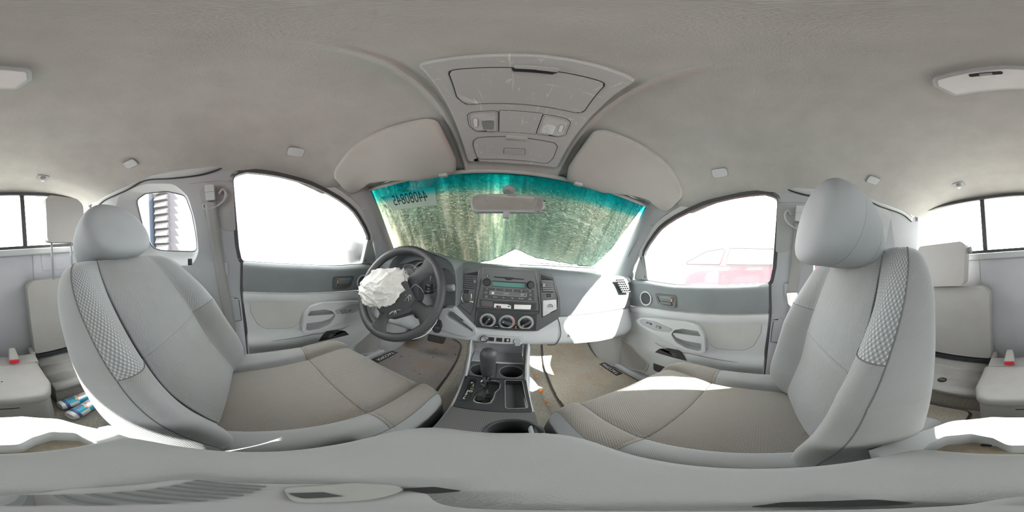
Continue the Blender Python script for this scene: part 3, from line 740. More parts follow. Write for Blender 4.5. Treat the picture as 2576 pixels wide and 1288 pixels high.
# ---- red car parked on the right
car = thing('car', 'red car parked outside the right door window', 'car', (3.3, .4, -1.45))
side = rnd([(-2.0, -1.1), (2.9, -1.1), (2.95, -.45), (2.5, -.22), (1.62, -.10), (1.42, .0), (.95, .30), (.55, .372), (-.4, .34), (-1.2, .22), (-1.6, -.02), (-2.0, -.08)], .08)
mb = MB().slab(side, lambda y, z, h: (2.60+(.0 if z < 0 else z*.35)-h, y, z), -1.6, 0, back=True)
mb.build('body', 'red_paint', car, sharp=30)
for nm, poly in (('window', [(1.36, .035), (.95, .262), (.62, .315), (.69, .035)]), ('window', [(.585, .035), (.545, .318), (-.35, .295), (-.95, .20), (-1.1, .035)])):
    mb = MB().slab(rnd(poly, .03), lambda y, z, h: (2.60+z*.35-h, y, z), -.01, .004); w = mb.build(nm, 'car_window', car)
    mb = MB().tube([(2.60+z*.35-.006, y, z) for y, z in rnd(poly, .03)], .012, 6, True); mb.build('window_trim', 'car_trim', w)
mb = MB().slab(rect(-1.15, .0, 1.40, .022), lambda y, z, h: (2.60-h, y, z), -.01, .012); mb.build('belt_trim', 'car_trim', car)
for yy in (1.9, -1.2):
    mb = MB().lathe([(.34, 0), (.34, .2), (.22, .21), (.2, .18), (.05, .19)], (2.78, yy, -1.11), (-1, 0, 0), 32); w = mb.build('wheel', 'rubber', car)
    mb = MB().lathe([(.20, .185), (.18, .20), (.05, .205), (.04, .21)], (2.78, yy, -1.11), (-1, 0, 0), 20); mb.build('hub_cap', 'silver_paint', w)
# ---- own bonnet, cowl and wiper seen under the sunshade
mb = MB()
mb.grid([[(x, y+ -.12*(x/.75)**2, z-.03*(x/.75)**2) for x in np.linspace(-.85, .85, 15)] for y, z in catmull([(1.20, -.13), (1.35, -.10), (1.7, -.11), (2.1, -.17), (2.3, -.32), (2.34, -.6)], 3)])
tag(mb.build('truck_bonnet', 'bonnet_shade', loc=(0, 1.7, -.2), solid=.01), 'pale bonnet seen through the gap under the foil sunshade', 'bonnet')
mb = MB()
mb.tube([(.10, 1.16, -.055), (.30, 1.13, -.048), (.62, 1.02, -.045)], .006, 6); mb.tube([(.22, 1.15, -.035), (.60, 1.035, -.036)], .004, 6)
tag(mb.build('wiper', 'black_plastic', loc=(.3, 1.13, -.05)), 'black wiper arm lying along the base of the windscreen', 'wiper')
# ---- left door mirror outside
mr = thing('door_mirror', 'pale outside door mirror seen through the driver window', 'mirror', (-.92, .70, -.05))
hp = rnd([(.575, -.115), (.565, -.02), (.60, .062), (.70, .072), (.80, .060), (.80, -.10)], .03)
mb = MB()
for k, (x0, sc_) in enumerate(((-1.02, .90), (-1.0, 1.0), (-.86, 1.0), (-.80, .8))):
    pass
rows = [[(x0, .69+(a-.69)*q, -.02+(b+.02)*q) for a, b in hp] for x0, q in ((-1.04, .55), (-1.03, .85), (-.99, 1.0), (-.88, 1.0), (-.83, .9), (-.81, .6))]
mb.grid(rows, cu=True); mb.add(rows[0], [tuple(range(len(hp)))]); mb.add(rows[-1], [tuple(range(len(hp)))]); mb.build('housing', 'white_paint', mr, sharp=50)
mb = MB().hexa([(-.85, .68, -.10), (-.735, .665, -.10), (-.735, .72, -.10), (-.85, .74, -.10), (-.85, .68, -.05), (-.735, .665, -.06), (-.735, .72, -.06), (-.85, .74, -.05)]); mb.build('bracket', 'black_plastic', mr, bevel=.01)

# ---- foil sunshade lying on the outside of the windscreen
def vmax(u): return ipl(u, [-1, -.30, -.12, .08, .27, .45, .60, .80, .86], [1.03, 1.03, .95, .77, .865, .885, .90, .905, .86])
def umax(v): return ipl(v, [0, .12, .32, .63, .86, 1], [1.01, .985, .955, .90, .83, .72])
rows = []; uvs = []
random.seed(4)
for j in range(61):
    row = []; ur = []
    for i in range(281):
        tu = i/280
        v0 = j/60; um = umax(v0*.9); u = lerp(-1.04, um, tu); v = -.01+v0*(vmax(u)+.01)
        ph = (u*8.3+.15*math.sin(2.1*v)) % 1.0
        fold = max(0, 1-abs(ph-.42)/.035)+max(0, 1-abs(ph-.56)/.03)
        w = .0045*fold+.007*math.sin(u*5.3+1.1)*math.sin(2.2*v+.6)+.0022*math.sin(u*34+1.5*math.sin(v*6))*math.sin(v*3+.5)+.0016*math.sin(u*61+v*12+2)+.004*max(0, math.sin(u*9.5+.7*math.sin(3*v)))**6
        row.append(WS(u, v, .022+w)); ur.append((u*.5, v*.6))
    rows.append(row); uvs.append(ur)
mb = MB().grid(rows, uv=uvs)
ss = thing('sunshade', 'crinkled silver foil sunshade covering the outside of the windscreen', 'sunshade', (0, .85, .13))
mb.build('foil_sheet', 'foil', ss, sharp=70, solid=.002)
ed = [rows[-1][i] for i in range(0, 281, 3)]
mb = MB().tube(ed, .0025, 5); mb.build('binding_edge', 'black_plastic', ss)
# paper number sheet on the glass, read from outside (so mirrored from the seat)
mb = MB(); Q = [(-.93, .115), (-.52, .115), (-.535, .262), (-.885, .262)]
mb.grid([[WS(lerp(lerp(-.945, -.885, t), lerp(-.515, -.53, t), k/10), lerp(.10, .262, t), .0085) for k in range(11)] for t in np.linspace(0, 1, 4)])
st = mb.build('number_sheet', 'paper', loc=WS(-.72, .18, .0085)); tag(st, 'paper sheet with the mirrored number 44080845 stuck to the windscreen', 'paper')
mb = MB()
def SM(a, b):
    # a runs from the sheet's right (outside left) edge: mirrored from inside
    u = -.722-a/.64; v = .172-b/.56
    return WS(u, v, .0075)
letters(mb, '44080845', lambda a, b: SM(a*.86, b*1.55+.002), .052)
mb.build('printed_number', 'ink', st)
mb = MB(); letters(mb, 'F', lambda a, b: SM(a+.136, b*1.1-.022), .036); mb.build('printed_letter', 'ink', st)

# ================================================================ DASHBOARD
dash = thing('dashboard', 'grey two-tone dashboard spanning the cabin below the windscreen', 'dashboard', (0, .80, -.45))
def ybase(x): return 1.115-.175*(x/.72)**2
def ztop(x): return ipl(x, [-.7, -.5, -.2, 0, .2, .45, .7], [-.07, -.05, -.045, -.046, -.048, -.064, -.082])
rows = []
for x in np.linspace(-.725, .725, 61):
    zt = ztop(x); e = max(0, (abs(x)-.66)/.06); yo = .04*e*e
    rows.append(catmull([(x, ybase(x), -.085), (x, lerp(ybase(x), .73, .5), zt-.004), (x, .745+yo, zt), (x, .715+yo, zt-.007), (x, .702+yo, zt-.022), (x, .698+yo, zt-.034)], 3))
mb = MB().grid(rows); mb.build('top_pad', 'dark_dash', dash, sharp=50)
def zmid(x): return -.258+(-.006 if x > .2 else 0)
rows = []
for x in np.linspace(-.70, .698, 71):
    zt = ztop(x)-.030; e = max(0, (abs(x)-.64)/.06); yo = .035*e*e
    rows.append(catmull([(x, .700+yo, zt), (x, .691+yo, zt-.03), (x, .686+yo, lerp(zt, zmid(x), .5)), (x, .676+yo, lerp(zt, zmid(x), .85)), (x, .676+yo, zmid(x)+.004), (x, .690+yo, zmid(x))], 3))
mb = MB().grid(rows); mb.build('upper_face', 'dark_dash', dash, sharp=50)
rows = []
for x in np.linspace(-.70, .698, 71):
    e = max(0, (abs(x)-.60)/.10); yo = .05*e*e; bz = ipl(x, [-.7, -.3, 0, .2, .45, .6, .7], [-.42, -.40, -.385, -.392, -.418, -.420, -.39])
    dz = bz+.385
    rows.append(catmull([(x, .690+yo, zmid(x)-.001), (x, .6765+yo, zmid(x)-.004), (x, .669+yo, -.285), (x, .661+yo, -.316), (x, .645+yo, -.345+dz*.4), (x, .636+yo, -.370+dz*.8), (x, .650+yo, bz), (x, .70+yo, bz-.012), (x, .85, bz-.01)], 3))
mb = MB().grid(rows); low = mb.build('lower_panel', 'grey_trim', dash, sharp=60)
# glove box gaps and latch
mb = MB().tube(catmull([(.238, .6745, -.262), (.249, .663, -.30), (.247, .640, -.345), (.226, .634, -.385), (.20, .66, -.402)], 4), .0016, 6); mb.build('glove_box_gap', 'joint_dark', low)
mb = MB().tube(catmull([(.249, .666, -.290), (.42, .668, -.285), (.60, .668, -.285)], 4), .0006, 6)
lat = [(.281, -.350), (.302, -.318), (.374, -.320), (.353, -.348)]
mb = MB().slab(rnd(lat, .004), lambda x, z, h: (x, .650+.25*(z+.345)-h, z), -.012, .006); q = mb.build('glove_box_latch', 'grey_trim', low, bevel=.002)
mb = MB().slab(rnd([(.278, -.357), (.283, -.350), (.356, -.349), (.36, -.356)], .002), lambda x, z, h: (x, .644-h, z), -.012, .002); mb.build('latch_recess', 'mid_grey', q)
# end vent
def EV(x, z, h): return (x, .700+.16*(z+.055)-.014-h, z)
ev = rnd([(.548, -.090), (.607, -.091), (.655, -.168), (.592, -.165)], .004)
mb = MB().slab(ev, EV, 0, .001); v = mb.build('end_vent', 'void_black', dash)  # black sheet paints in the shade of the vent's depth
for k in range(6):
    t = (k+.5)/6; a = lerp(np.array(ev_ := (.549, -.092)), np.array((.592, -.165)), t); b = lerp(np.array((.606, -.092)), np.array((.654, -.167)), t)
    mb = MB().hexa([EV(a[0], a[1]-.0025, 0), EV(b[0], b[1]-.0025, 0), EV(b[0], b[1]-.0025, .005), EV(a[0], a[1]-.0025, .005), EV(a[0], a[1]+.001, 0), EV(b[0], b[1]+.001, 0), EV(b[0], b[1]+.001, .005), EV(a[0], a[1]+.001, .005)]); mb.build('slat', 'dark_dash', v)
for k in range(3):
    t = (k+1)/4; a = lerp(np.array((.549, -.092)), np.array((.606, -.092)), t); b = lerp(np.array((.592, -.165)), np.array((.654, -.167)), t)
    mb = MB().tube([EV(a[0], a[1], .002), EV(b[0], b[1], .002)], .0014, 5); mb.build('slat', 'dark_dash', v)

# ---- centre stack bezel
def SK(x, z, h): return (x, .700+.16*(z+.055)-.006-h, z)
bz = rnd([(-.170, -.072), (-.183, -.100), (-.196, -.235), (-.190, -.250), (-.106, -.316), (.150, -.319), (.236, -.266), (.248, -.245), (.244, -.171), (.214, -.078), (.206, -.068), (.131, -.051), (-.094, -.053)], [.015, .02, .03, .02, .01, .01, .02, .02, .05, .02, .01, .01, .01])
mb = MB().slab(bz, SK, -.05, .002); stack = mb.build('centre_bezel', 'charcoal_face', dash, bevel=.004)
for pts in ([(-.094, -.056), (-.100, -.14), (-.108, -.225), (-.106, -.312)], [(.131, -.054), (.142, -.13), (.153, -.207), (.154, -.24)]):
    mb = MB().tube([SK(a, b, .0025) for a, b in pts], .0014, 6); mb.build('bezel_seam', 'gloss_black', stack)
for pts in ([(-.172, -.085), (-.187, -.225), (-.126, -.262), (-.118, -.225), (-.112, -.069)], [(.150, -.070), (.212, -.086), (.233, -.173), (.231, -.224), (.167, -.258), (.150, -.070)]):
    mb = MB().tube([SK(a, b, .0025) for a, b in pts], .0013, 6); mb.build('bezel_edge', 'gloss_black', stack)
# vents
def vent(name, q, n, lab):
    mb = MB().slab(rnd(q, .003), SK, -.02, .0028); v = mb.build(name, 'joint_dark', stack)
    tl, tr, br, bl_ = [np.array(p) for p in q]
    zt_ = max(tl[1], tr[1]); zb_ = min(bl_[1], br[1])
    for k in range(n):
        zc_ = (tr[1] if lab == 'r' else tl[1])-.004+(zb_-(tr[1] if lab == 'r' else tl[1])+.008)*(k+.5)/n; t = (zc_-tl[1])/(bl_[1]-tl[1]); a = np.array([lerp(tl, bl_, t)[0], zc_]); b = np.array([lerp(tr, br, t)[0], zc_])
        if lab == 'r' and k == 0: pass
        hh = .0032 if lab == 'r' else .0058
        mb = MB().hexa([SK(a[0]+.001, a[1]-hh, .001), SK(b[0]-.001, b[1]-hh, .001), SK(b[0]-.001, b[1]-hh*.6, .007), SK(a[0]+.001, a[1]-hh*.6, .007), SK(a[0]+.001, a[1]+hh, .003), SK(b[0]-.001, b[1]+hh, .003), SK(b[0]-.001, b[1]+hh*.7, .008), SK(a[0]+.001, a[1]+hh*.7, .008)])
        mb.build('slat', 'mid_grey' if lab == 'r' else 'charcoal_face', v, bevel=.0008)
    return v
v = vent('left_vent', [(-.167, -.088), (-.113, -.074), (-.120, -.150), (-.176, -.153)], 6, 'l')
mb = MB().box((-.128, .672, -.122), (-.119, .685, -.110)); mb.build('vent_tab', 'mid_grey', v, bevel=.001)
v = vent('right_vent', [(.154, -.074), (.208, -.090), (.2135, -.147), (.164, -.147)], 6, 'r')
mb = MB().box((.163, .672, -.122), (.174, .688, -.108)); mb.build('vent_tab', 'mid_grey', v, bevel=.001)
for (x0, z0, x1, z1) in ((-.170, -.172, -.140, -.160), (.174, -.168, .210, -.154)):
    mb = MB().slab(rnd(rect(x0, z0, x1, z1), .002), SK, 0, .004); w = mb.build('vent_wheel_slot', 'dark_dash', stack, bevel=.001)
    mb = MB().lathe([(.0001, -.011), (.008, -.011), (.008, .011), (.0001, .011)], SK((x0+x1)/2, (z0+z1)/2, -.001), (1, 0, 0), 24); mb.build('thumb_wheel', 'black_plastic', w)
# chrome hook of the pull-out cup holder, ring hook
hk = catmull([(-.166, -.165), (-.171, -.188), (-.160, -.207), (-.142, -.208), (-.130, -.190), (-.131, -.168)], 5)
mb = MB().tube([SK(a, b, .016) for a, b in hk], .0034, 8, flat=.7); q = mb.build('bag_hook', 'dull_metal', stack)
mb = MB().tube([SK(-.140, -.205, .014), SK(-.128, -.203, .010), SK(-.122, -.206, .006)], .0028, 6); mb.build('hook_stub', 'dull_metal', q)
# passenger airbag switch plate
pp = rnd([(.168, -.182), (.227, -.178), (.230, -.222), (.170, -.253)], .004)
mb = MB().slab(pp, SK, 0, .004); q = mb.build('switch_plate', 'silver_paint', stack, bevel=.0015)
mb = MB().lathe([(.0112, 0), (.0112, .0048), (.0095, .0048), (.0088, .001), (.0001, .001)], SK(.200, -.209, 0), (0, -1, 0), 28); r = mb.build('key_switch', 'gloss_black', q)
mb = MB().lathe([(.0062, .002), (.0055, .0045), (.0001, .0045)], SK(.200, -.209, 0), (0, -1, 0), 20); mb.build('key_barrel', 'dull_metal', r)
mb = MB()
for t, a, b in (('OFF', .186, -.194), ('AUTO', .215, -.194), ('PASSENGER', .200, -.226), ('AIRBAG', .200, -.2315)):
    letters(mb, t, lambda x, z, a=a, b=b: SK(x+a, z+b, .0046), .0048)
mb.build('lettering', 'white_print', q)
# hazard row, card slots
mb = MB().slab(rnd([(-.096, -.190), (.140, -.192), (.140, -.226), (-.094, -.223)], .004), SK, 0, .0035); hz = mb.build('switch_row', 'black_plastic', stack, bevel=.0015)
mb = MB().slab(rnd([(-.088, -.1945), (-.041, -.195), (-.039, -.2185), (-.085, -.219)], .003), SK, .0035, .006); q = mb.build('hazard_button', 'charcoal_face', hz, bevel=.001)
mb = MB(); T = [(-.063, -.2005), (-.0545, -.2125), (-.0715, -.2125)]
mb.tube([SK(a, b, .0063) for a, b in T], .0007, 5, True); mb.tube([SK(a, b, .0063) for a, b in [(-.063, -.2045), (-.0585, -.2110), (-.0675, -.2110)]], .0005, 5, True); mb.build('warning_triangle', 'red_print', q)
mb = MB().slab(rect(-.035, -.221, .131, -.196), SK, .003, .0038); op = mb.build('open_slot', 'label_black', hz)
mb = MB().slab([(-.034, -.220), (-.034, -.203), (.02, -.2025), (.035, -.208), (.036, -.220)], SK, .004, .0055, holes=[rnd([(-.026, -.2195), (-.0245, -.210), (-.006, -.210), (-.004, -.2195)], .003)]); mb.build('white_bracket', 'paper', op)
mb = MB().slab([(.048, -.2205), (.048, -.2015), (.118, -.2015), (.116, -.2205)], SK, .004, .006); mb.build('white_board', 'paper', op)
mb = MB().slab(rect(-.016, -.2145, -.008, -.2105), SK, .004, .0062); mb.build('pink_mark', 'pink_print', op)
for a, b, w_ in ((.030, -.201, .006), (.026, -.211, .004), (.037, -.212, .002)):
    mb = MB().slab(rect(a-w_, b-.0022, a+w_, b+.0022), SK, .004, .0068); mb.build('connector', 'black_plastic', op)
mb = MB().slab(rnd([(-.106, -.2275), (.152, -.2275), (.150, -.241), (-.104, -.243)], .004), SK, -.004, .010); mb.build('shelf_lip', 'black_plastic', stack, bevel=.004, seg=3)

# ---- radio
rad = thing('radio', 'black car radio with a green display in the centre of the dashboard', 'radio', SK(.02, -.12, 0))
mb = MB().slab(rnd([(-.091, -.062), (.129, -.060), (.140, -.186), (-.097, -.187)], .006), SK, -.03, .0036); mb.build('fascia', 'charcoal_face', rad, bevel=.0015)
mb = MB().slab([(-.044, -.089), (-.002, -.0895), (.006, -.085), (.030, -.085), (.038, -.0905), (.084, -.092), (.084, -.0965), (.036, -.096), (.026, -.1015), (.010, -.101), (.0, -.0955), (-.044, -.0935)], SK, .0036, .0042); q = mb.build('disc_slot', 'joint_dark', rad)
mb = MB().slab(rnd([(-.001, -.0885), (.006, -.085), (.030, -.085), (.037, -.089)], .002), SK, .004, .0065); mb.build('slot_flap', 'charcoal_face', q)
mb = MB().slab([(-.051, -.107), (.092, -.106), (.091, -.1325), (-.0515, -.1315)], SK, .0036, .0042); q = mb.build('display_frame', 'label_black', rad)
mb = MB().slab([(-.049, -.1115), (.090, -.1115), (.0895, -.1295), (-.0495, -.129)], SK, .0042, .0046); mb.build('display', 'screen_glass', q)
for cx_ in (-.0715, .1125):
    mb = MB().lathe([(.0160, 0), (.0160, .004), (.0145, .006), (.0143, .016), (.0132, .0175), (.0001, .0175)], SK(cx_, -.1165, .003), (0, -1, .1), 32); k_ = mb.build('knob', 'rubber', rad, sharp=40)
    mb = MB().lathe([(.0163, 0), (.0172, .001), (.0163, .002)], SK(cx_, -.1165, .0035), (0, -1, .1), 32); mb.build('knob_ring', 'gloss_black', k_)
mb = MB().slab(rnd(rect(-.0795, -.0925, -.0635, -.0845), .002), SK, .0036, .0056); q = mb.build('eject_button', 'black_plastic', rad)
mb = MB().slab([(-.0745, -.089), (-.0715, -.0865), (-.0685, -.089)], SK, .0056, .0059); mb.slab(rect(-.0745, -.0904, -.0685, -.0896), SK, .0056, .0059); mb.build('eject_mark', 'white_print', q)
def btn(x0, x1, z0, z1, txt, sub=None, size=.0046, mat='white_print'):
    mb = MB().slab(rnd([(x0+.0005, z0-.0005), (x1-.0005, z0-.0005), (x1-.0005, z1+.0005), (x0+.0005, z1+.0005)], .001), SK, .0036, .0054); b = mb.build('button', 'black_plastic', rad, bevel=.0006)
    mb = MB(); cx_ = (x0+x1)/2; cz_ = (z0+z1)/2
    if sub:
        letters(mb, txt, lambda a, c: SK(a+cx_, c+cz_+.0022, .0057), size*.75); letters(mb, sub, lambda a, c: SK(a+cx_, c+cz_-.003, .0057), size*.85)
    elif txt: letters(mb, txt, lambda a, c: SK(a+cx_, c+cz_, .0057), size)
    if mb.v: mb.build('lettering', mat, b)
xs_ = np.linspace(-.086, .128, 7)
for k, (t, n_) in enumerate((('RDM', '1'), ('RPT', '2'), ('DISC', '3'), ('DISC', '4'), ('TAPE', '5'), ('LOAD', '6'))): btn(xs_[k], xs_[k+1], -.138, -.151, t, n_)
btn(-.086, -.057, -.1525, -.1655, 'SCAN'); btn(.098, .129, -.1525, -.1655, 'TEXT')
mb = MB().slab(rnd([(-.056, -.151), (.097, -.150), (.096, -.1665), (-.055, -.1655)], .003), SK, .0036, .0048); q = mb.build('name_strip', 'charcoal_face', rad, bevel=.0008)
mb = MB().tube([SK(a, b, .005) for a, b in rnd([(-.056, -.151), (.097, -.150), (.096, -.1665), (-.055, -.1655)], .003)], .0004, 5, True)
mb.build('strip_line', 'white_print', q); mb = MB()
letters(mb, 'TOYOTA', lambda a, c: SK(a+.012, c-.158, .0052), .0045, spacing=1.15)
mb.build('lettering', 'white_print', q); mb = MB()
letters(mb, 'SATELLITE', lambda a, c: SK(a+.079, c-.1556, .0052), .0036); letters(mb, 'RADIO', lambda a, c: SK(a+.079, c-.160, .0052), .0036)
mb.build('lettering', 'white_print', q); mb = MB()
mb.slab(rect(-.048, -.163, -.038, -.1535), SK, .0048, .0052, holes=[rect(-.046, -.1575, -.040, -.155)]); mb.build('disc_mark', 'white_print', q)
xs_ = [-.087, -.050, -.015, .021, .057, .093, .130]
for k, t in enumerate(('SEEK', 'AM·SAT', 'FM1', 'FM2', 'DISC·AUX', 'TUNE')): btn(xs_[k], xs_[k+1], -.1672, -.1838, t, 'TRACK' if k == 0 else ('FOLDER' if k == 5 else None), .0050)

# ---- heater controls
hv = thing('heater_controls', 'black heater panel with three silver ringed dials', 'control panel', SK(.02, -.28, 0))
mb = MB().slab(rnd([(-.099, -.2435), (.143, -.2425), (.143, -.316), (-.101, -.314)], .004), SK, -.02, .0034); mb.build('panel', 'black_plastic', hv, bevel=.0015)
for k, (cx_, cz_, ang) in enumerate(((-.055, -.2785, math.radians(62)), (.022, -.2795, math.radians(160)), (.0985, -.280, math.radians(215)))):
    o_ = SK(cx_, cz_, .003); ax = (0, -1, -.16*0+.0)
    mb = MB().lathe([(.0330, 0), (.0330, .003), (.0315, .0048), (.0240, .0048), (.0225, .002)], o_, (0, -1, 0), 44, caps=(False, False)); r = mb.build('dial_ring', 'silver_paint', hv, sharp=40)
    mb = MB().lathe([(.0225, .001), (.0222, .005), (.0205, .006), (.0001, .0065)], o_, (0, -1, 0), 36); d = mb.build('dial', 'gloss_black', hv)
    ca, sa = math.cos(ang), math.sin(ang)
    def DR(a, b, h): return (o_[0]+a*ca-b*sa, o_[1]-.006-h, o_[2]+a*sa+b*ca)
    mb = MB().slab(rnd([(-.021, -.005), (.021, -.0042), (.021, .0042), (-.021, .005)], .003), DR, -.002, .013); g = mb.build('grip', 'charcoal_face', d, bevel=.002)
    mb = MB().slab([(.0185, 0), (.0125, .0026), (.0125, -.0026)], DR, .013, .0135); mb.build('pointer', 'white_print', g)
    mb = MB()
    for a in range(-120, 121, 40 if k != 1 else 12):
        t = math.radians(90-a); ra, rb_ = .0262, .0300
        if k != 1: mb.add([(o_[0]+(.028*math.cos(t))+dx, o_[1]-.0050, o_[2]+.028*math.sin(t)+dz) for dx, dz in ((-.0016, -.0016), (.0016, -.0016), (.0016, .0016), (-.0016, .0016))], [(0, 1, 2, 3)])
        elif abs(a) < 40: mb.add([(o_[0]+q*math.cos(t+w_), o_[1]-.0050, o_[2]+q*math.sin(t+w_)) for q, w_ in ((ra, -.02), (rb_, -.02), (rb_, .02), (ra, .02))], [(0, 1, 2, 3)])
    mb.build('dial_marks', 'grey_print', r)
    if k == 1:
        for sgn, mt in ((-1, 'blue_print'), (1, 'red_print')):
            mb = MB()
            for a in range(48, 121, 9):
                t = math.radians(90-sgn*a); w_ = .055
                mb.add([(o_[0]+q*math.cos(t+e), o_[1]-.0050, o_[2]+q*math.sin(t+e)) for q, e in ((.0262, -w_), (.0302, -w_), (.0302, w_), (.0262, w_))], [(0, 1, 2, 3)])
            mb.build('temperature_marks', mt, r)
for cx_, t in ((-.0165, 'A/C'), (.060, '')):
    o_ = SK(cx_, -.302, .003)
    mb = MB().lathe([(.0105, 0), (.0105, .0015), (.0095, .0025), (.0001, .0025)], o_, (0, -1, 0), 28); b = mb.build('round_button', 'gloss_black', hv)
    mb = MB()
    if t: letters(mb, t, lambda a, c: (o_[0]+a, o_[1]-.0028, o_[2]+c), .0075)
    else:
        mb.tube([(o_[0]-.006, o_[1]-.0028, o_[2]-.004), (o_[0]-.003, o_[1]-.0028, o_[2]-.001), (o_[0]+.003, o_[1]-.0028, o_[2]-.001), (o_[0]+.006, o_[1]-.0028, o_[2]-.004)], .0006, 5, True)
    mb.build('lettering', 'white_print', b)
    if not t:
        mb = MB().slab(rect(-.003, -.0015, .003, .0025), lambda a, c, h: (o_[0]+a, o_[1]-.0027-h, o_[2]+c+.004), 0, .0004); mb.build('indicator', 'orange_print', b)

# ---- small sockets below the heater panel
def LB(x, z, h): return (x, .640+.25*(z+.36)-h, z)
sk = thing('socket_strip', 'grey strip with power socket and switch blanks below the heater panel', 'socket', LB(.01, -.36, 0))
mb = MB().slab(rnd([(-.082, -.352), (-.07, -.344), (.085, -.344), (.098, -.356), (.088, -.378), (.05, -.376), (-.06, -.380), (-.078, -.374)], .01), LB, -.02, .004); mb.build('strip_body', 'grey_trim', sk, bevel=.002)
mb = MB().lathe([(.0135, 0), (.0135, .004), (.0115, .005), (.0105, .004), (.0100, -.006), (.0001, -.006)], LB(-.061, -.362, .003), (0, -1, .25), 28); q = mb.build('lighter_socket', 'dull_metal', sk, sharp=40)
mb = MB().lathe([(.0165, 0), (.0165, .0045), (.0138, .0048)], LB(-.061, -.362, .003), (0, -1, .25), 32, caps=(False, False)); mb.build('socket_ring', 'charcoal_face', q)
mb = MB().lathe([(.009, -.0058), (.004, -.004), (.0001, -.0035)], LB(-.061, -.362, .003), (0, -1, .25), 20); mb.build('socket_contact', 'cup_dirt', q)
for x0, x1 in ((-.044, -.022), (-.013, .010), (.018, .041)):
    mb = MB().slab(rnd(rect(x0, -.3685, x1, -.3515), .001), LB, .003, .0052, ); b = mb.build('switch_blank', 'joint_dark', sk, bevel=.0006)
mb = MB().lathe([(.006, 0), (.0055, .005), (.0001, .006)], LB(.031, -.362, .005), (0, -1, .25), 16); q = mb.build('rotary_switch', 'dull_metal', sk)
mb = MB(); letters(mb, 'A/B', lambda a, c: LB(a+.031, c-.356, .0056), .0055); mb.build('lettering', 'white_print', q)
mb = MB().lathe([(.0140, 0), (.0140, .005), (.0125, .0065), (.0001, .0065)], LB(.068, -.363, .003), (0, -1, .25), 28); q = mb.build('socket_cap', 'pillar_grey', sk, sharp=40)
mb = MB().slab(rnd(rect(.060, -.382, .080, -.373), .002), LB, .004, .009); mb.build('cap_tab', 'pillar_grey', q, bevel=.001)

# ---- coin tray left of the stack
mb = MB()
tr = rnd([(-.250, -.262), (-.236, -.240), (-.196, -.232), (-.100, -.312), (-.092, -.340), (-.112, -.358), (-.255, -.346)], [.01, .012, .012, .012, .012, .02, .02])
ho = rnd([(-.224, -.278), (-.215, -.254), (-.196, -.247), (-.108, -.318), (-.106, -.331)], [.01, .008, .008, .006, .006])
def TR(x, z, h): return (x, .655-h, z)
mb.slab(tr, TR, -.02, .030, holes=[ho]); ct = mb.build('coin_tray', 'grey_trim', dash, bevel=.005, seg=3)
mb = MB().slab(off(ho, .003), TR, -.011, -.010); mb.build('tray_floor', 'mid_grey', ct)

# ---- instrument hood and cluster
arch = [(-.545, -.215), (-.538, -.15), (-.522, -.085), (-.490, -.040), (-.430, -.010), (-.350, .004), (-.275, -.008), (-.215, -.030), (-.188, -.070), (-.178, -.13), (-.176, -.215)]
A = catmull(arch, 4)
def hood_row(t):
    out = []
    for x, z in A:
        xx = lerp(x, -.36+(x+.36)*1.12, t); zz = lerp(z, min(z, ztop(x)-.004), t**1.3); out.append((xx, .605+t*.36, zz))
    return out
def inset(k): return [(-.36+(x+.36)*(1-k), -.12+(z+.12)*(1-k)-.004*k) for x, z in A]
rows = [[(x, .72, z) for x, z in inset(.16)], [(x, .64, z) for x, z in inset(.10)], [(x, .612, z) for x, z in inset(.06)], [(x, .602, z) for x, z in inset(.025)]]+[hood_row(t) for t in (0, .05, .15, .4, .7, 1)]
mb = MB().grid(catmull(np.array(rows), 3)); hd = mb.build('instrument_hood', 'dark_dash', dash, sharp=60)
for cx_ in (-.44, -.285):
    mb = MB().tube([(cx_-.012, .665, -.034 if cx_ < -.4 else -.030), (cx_+.012, .665, -.036 if cx_ < -.4 else -.033)], .003, 6); mb.build('hood_vent', 'black_plastic', hd)
hole = rnd([(-.530, -.16), (-.520, -.085), (-.46, -.068), (-.40, -.045), (-.32, -.045), (-.265, -.066), (-.205, -.085), (-.198, -.16), (-.235, -.207), (-.49, -.207)], .03)
mb = MB().slab([(x, z) for x, z in inset(.04)], lambda x, z, h: (x, .655-h, z), 0, .001, holes=[hole]); mb.build('gauge_surround', 'dark_dash', dash)
cl = thing('instrument_cluster', 'instrument cluster with silver ringed gauges behind the steering wheel', 'gauges', (-.36, .70, -.14))
bod = [(x, z) for x, z in inset(.10)]
def CF(x, z, h): return (x, .700-h, z)
mb = MB().slab(bod, CF, -.02, 0); mb.build('face_panel', 'dark_dash', cl)
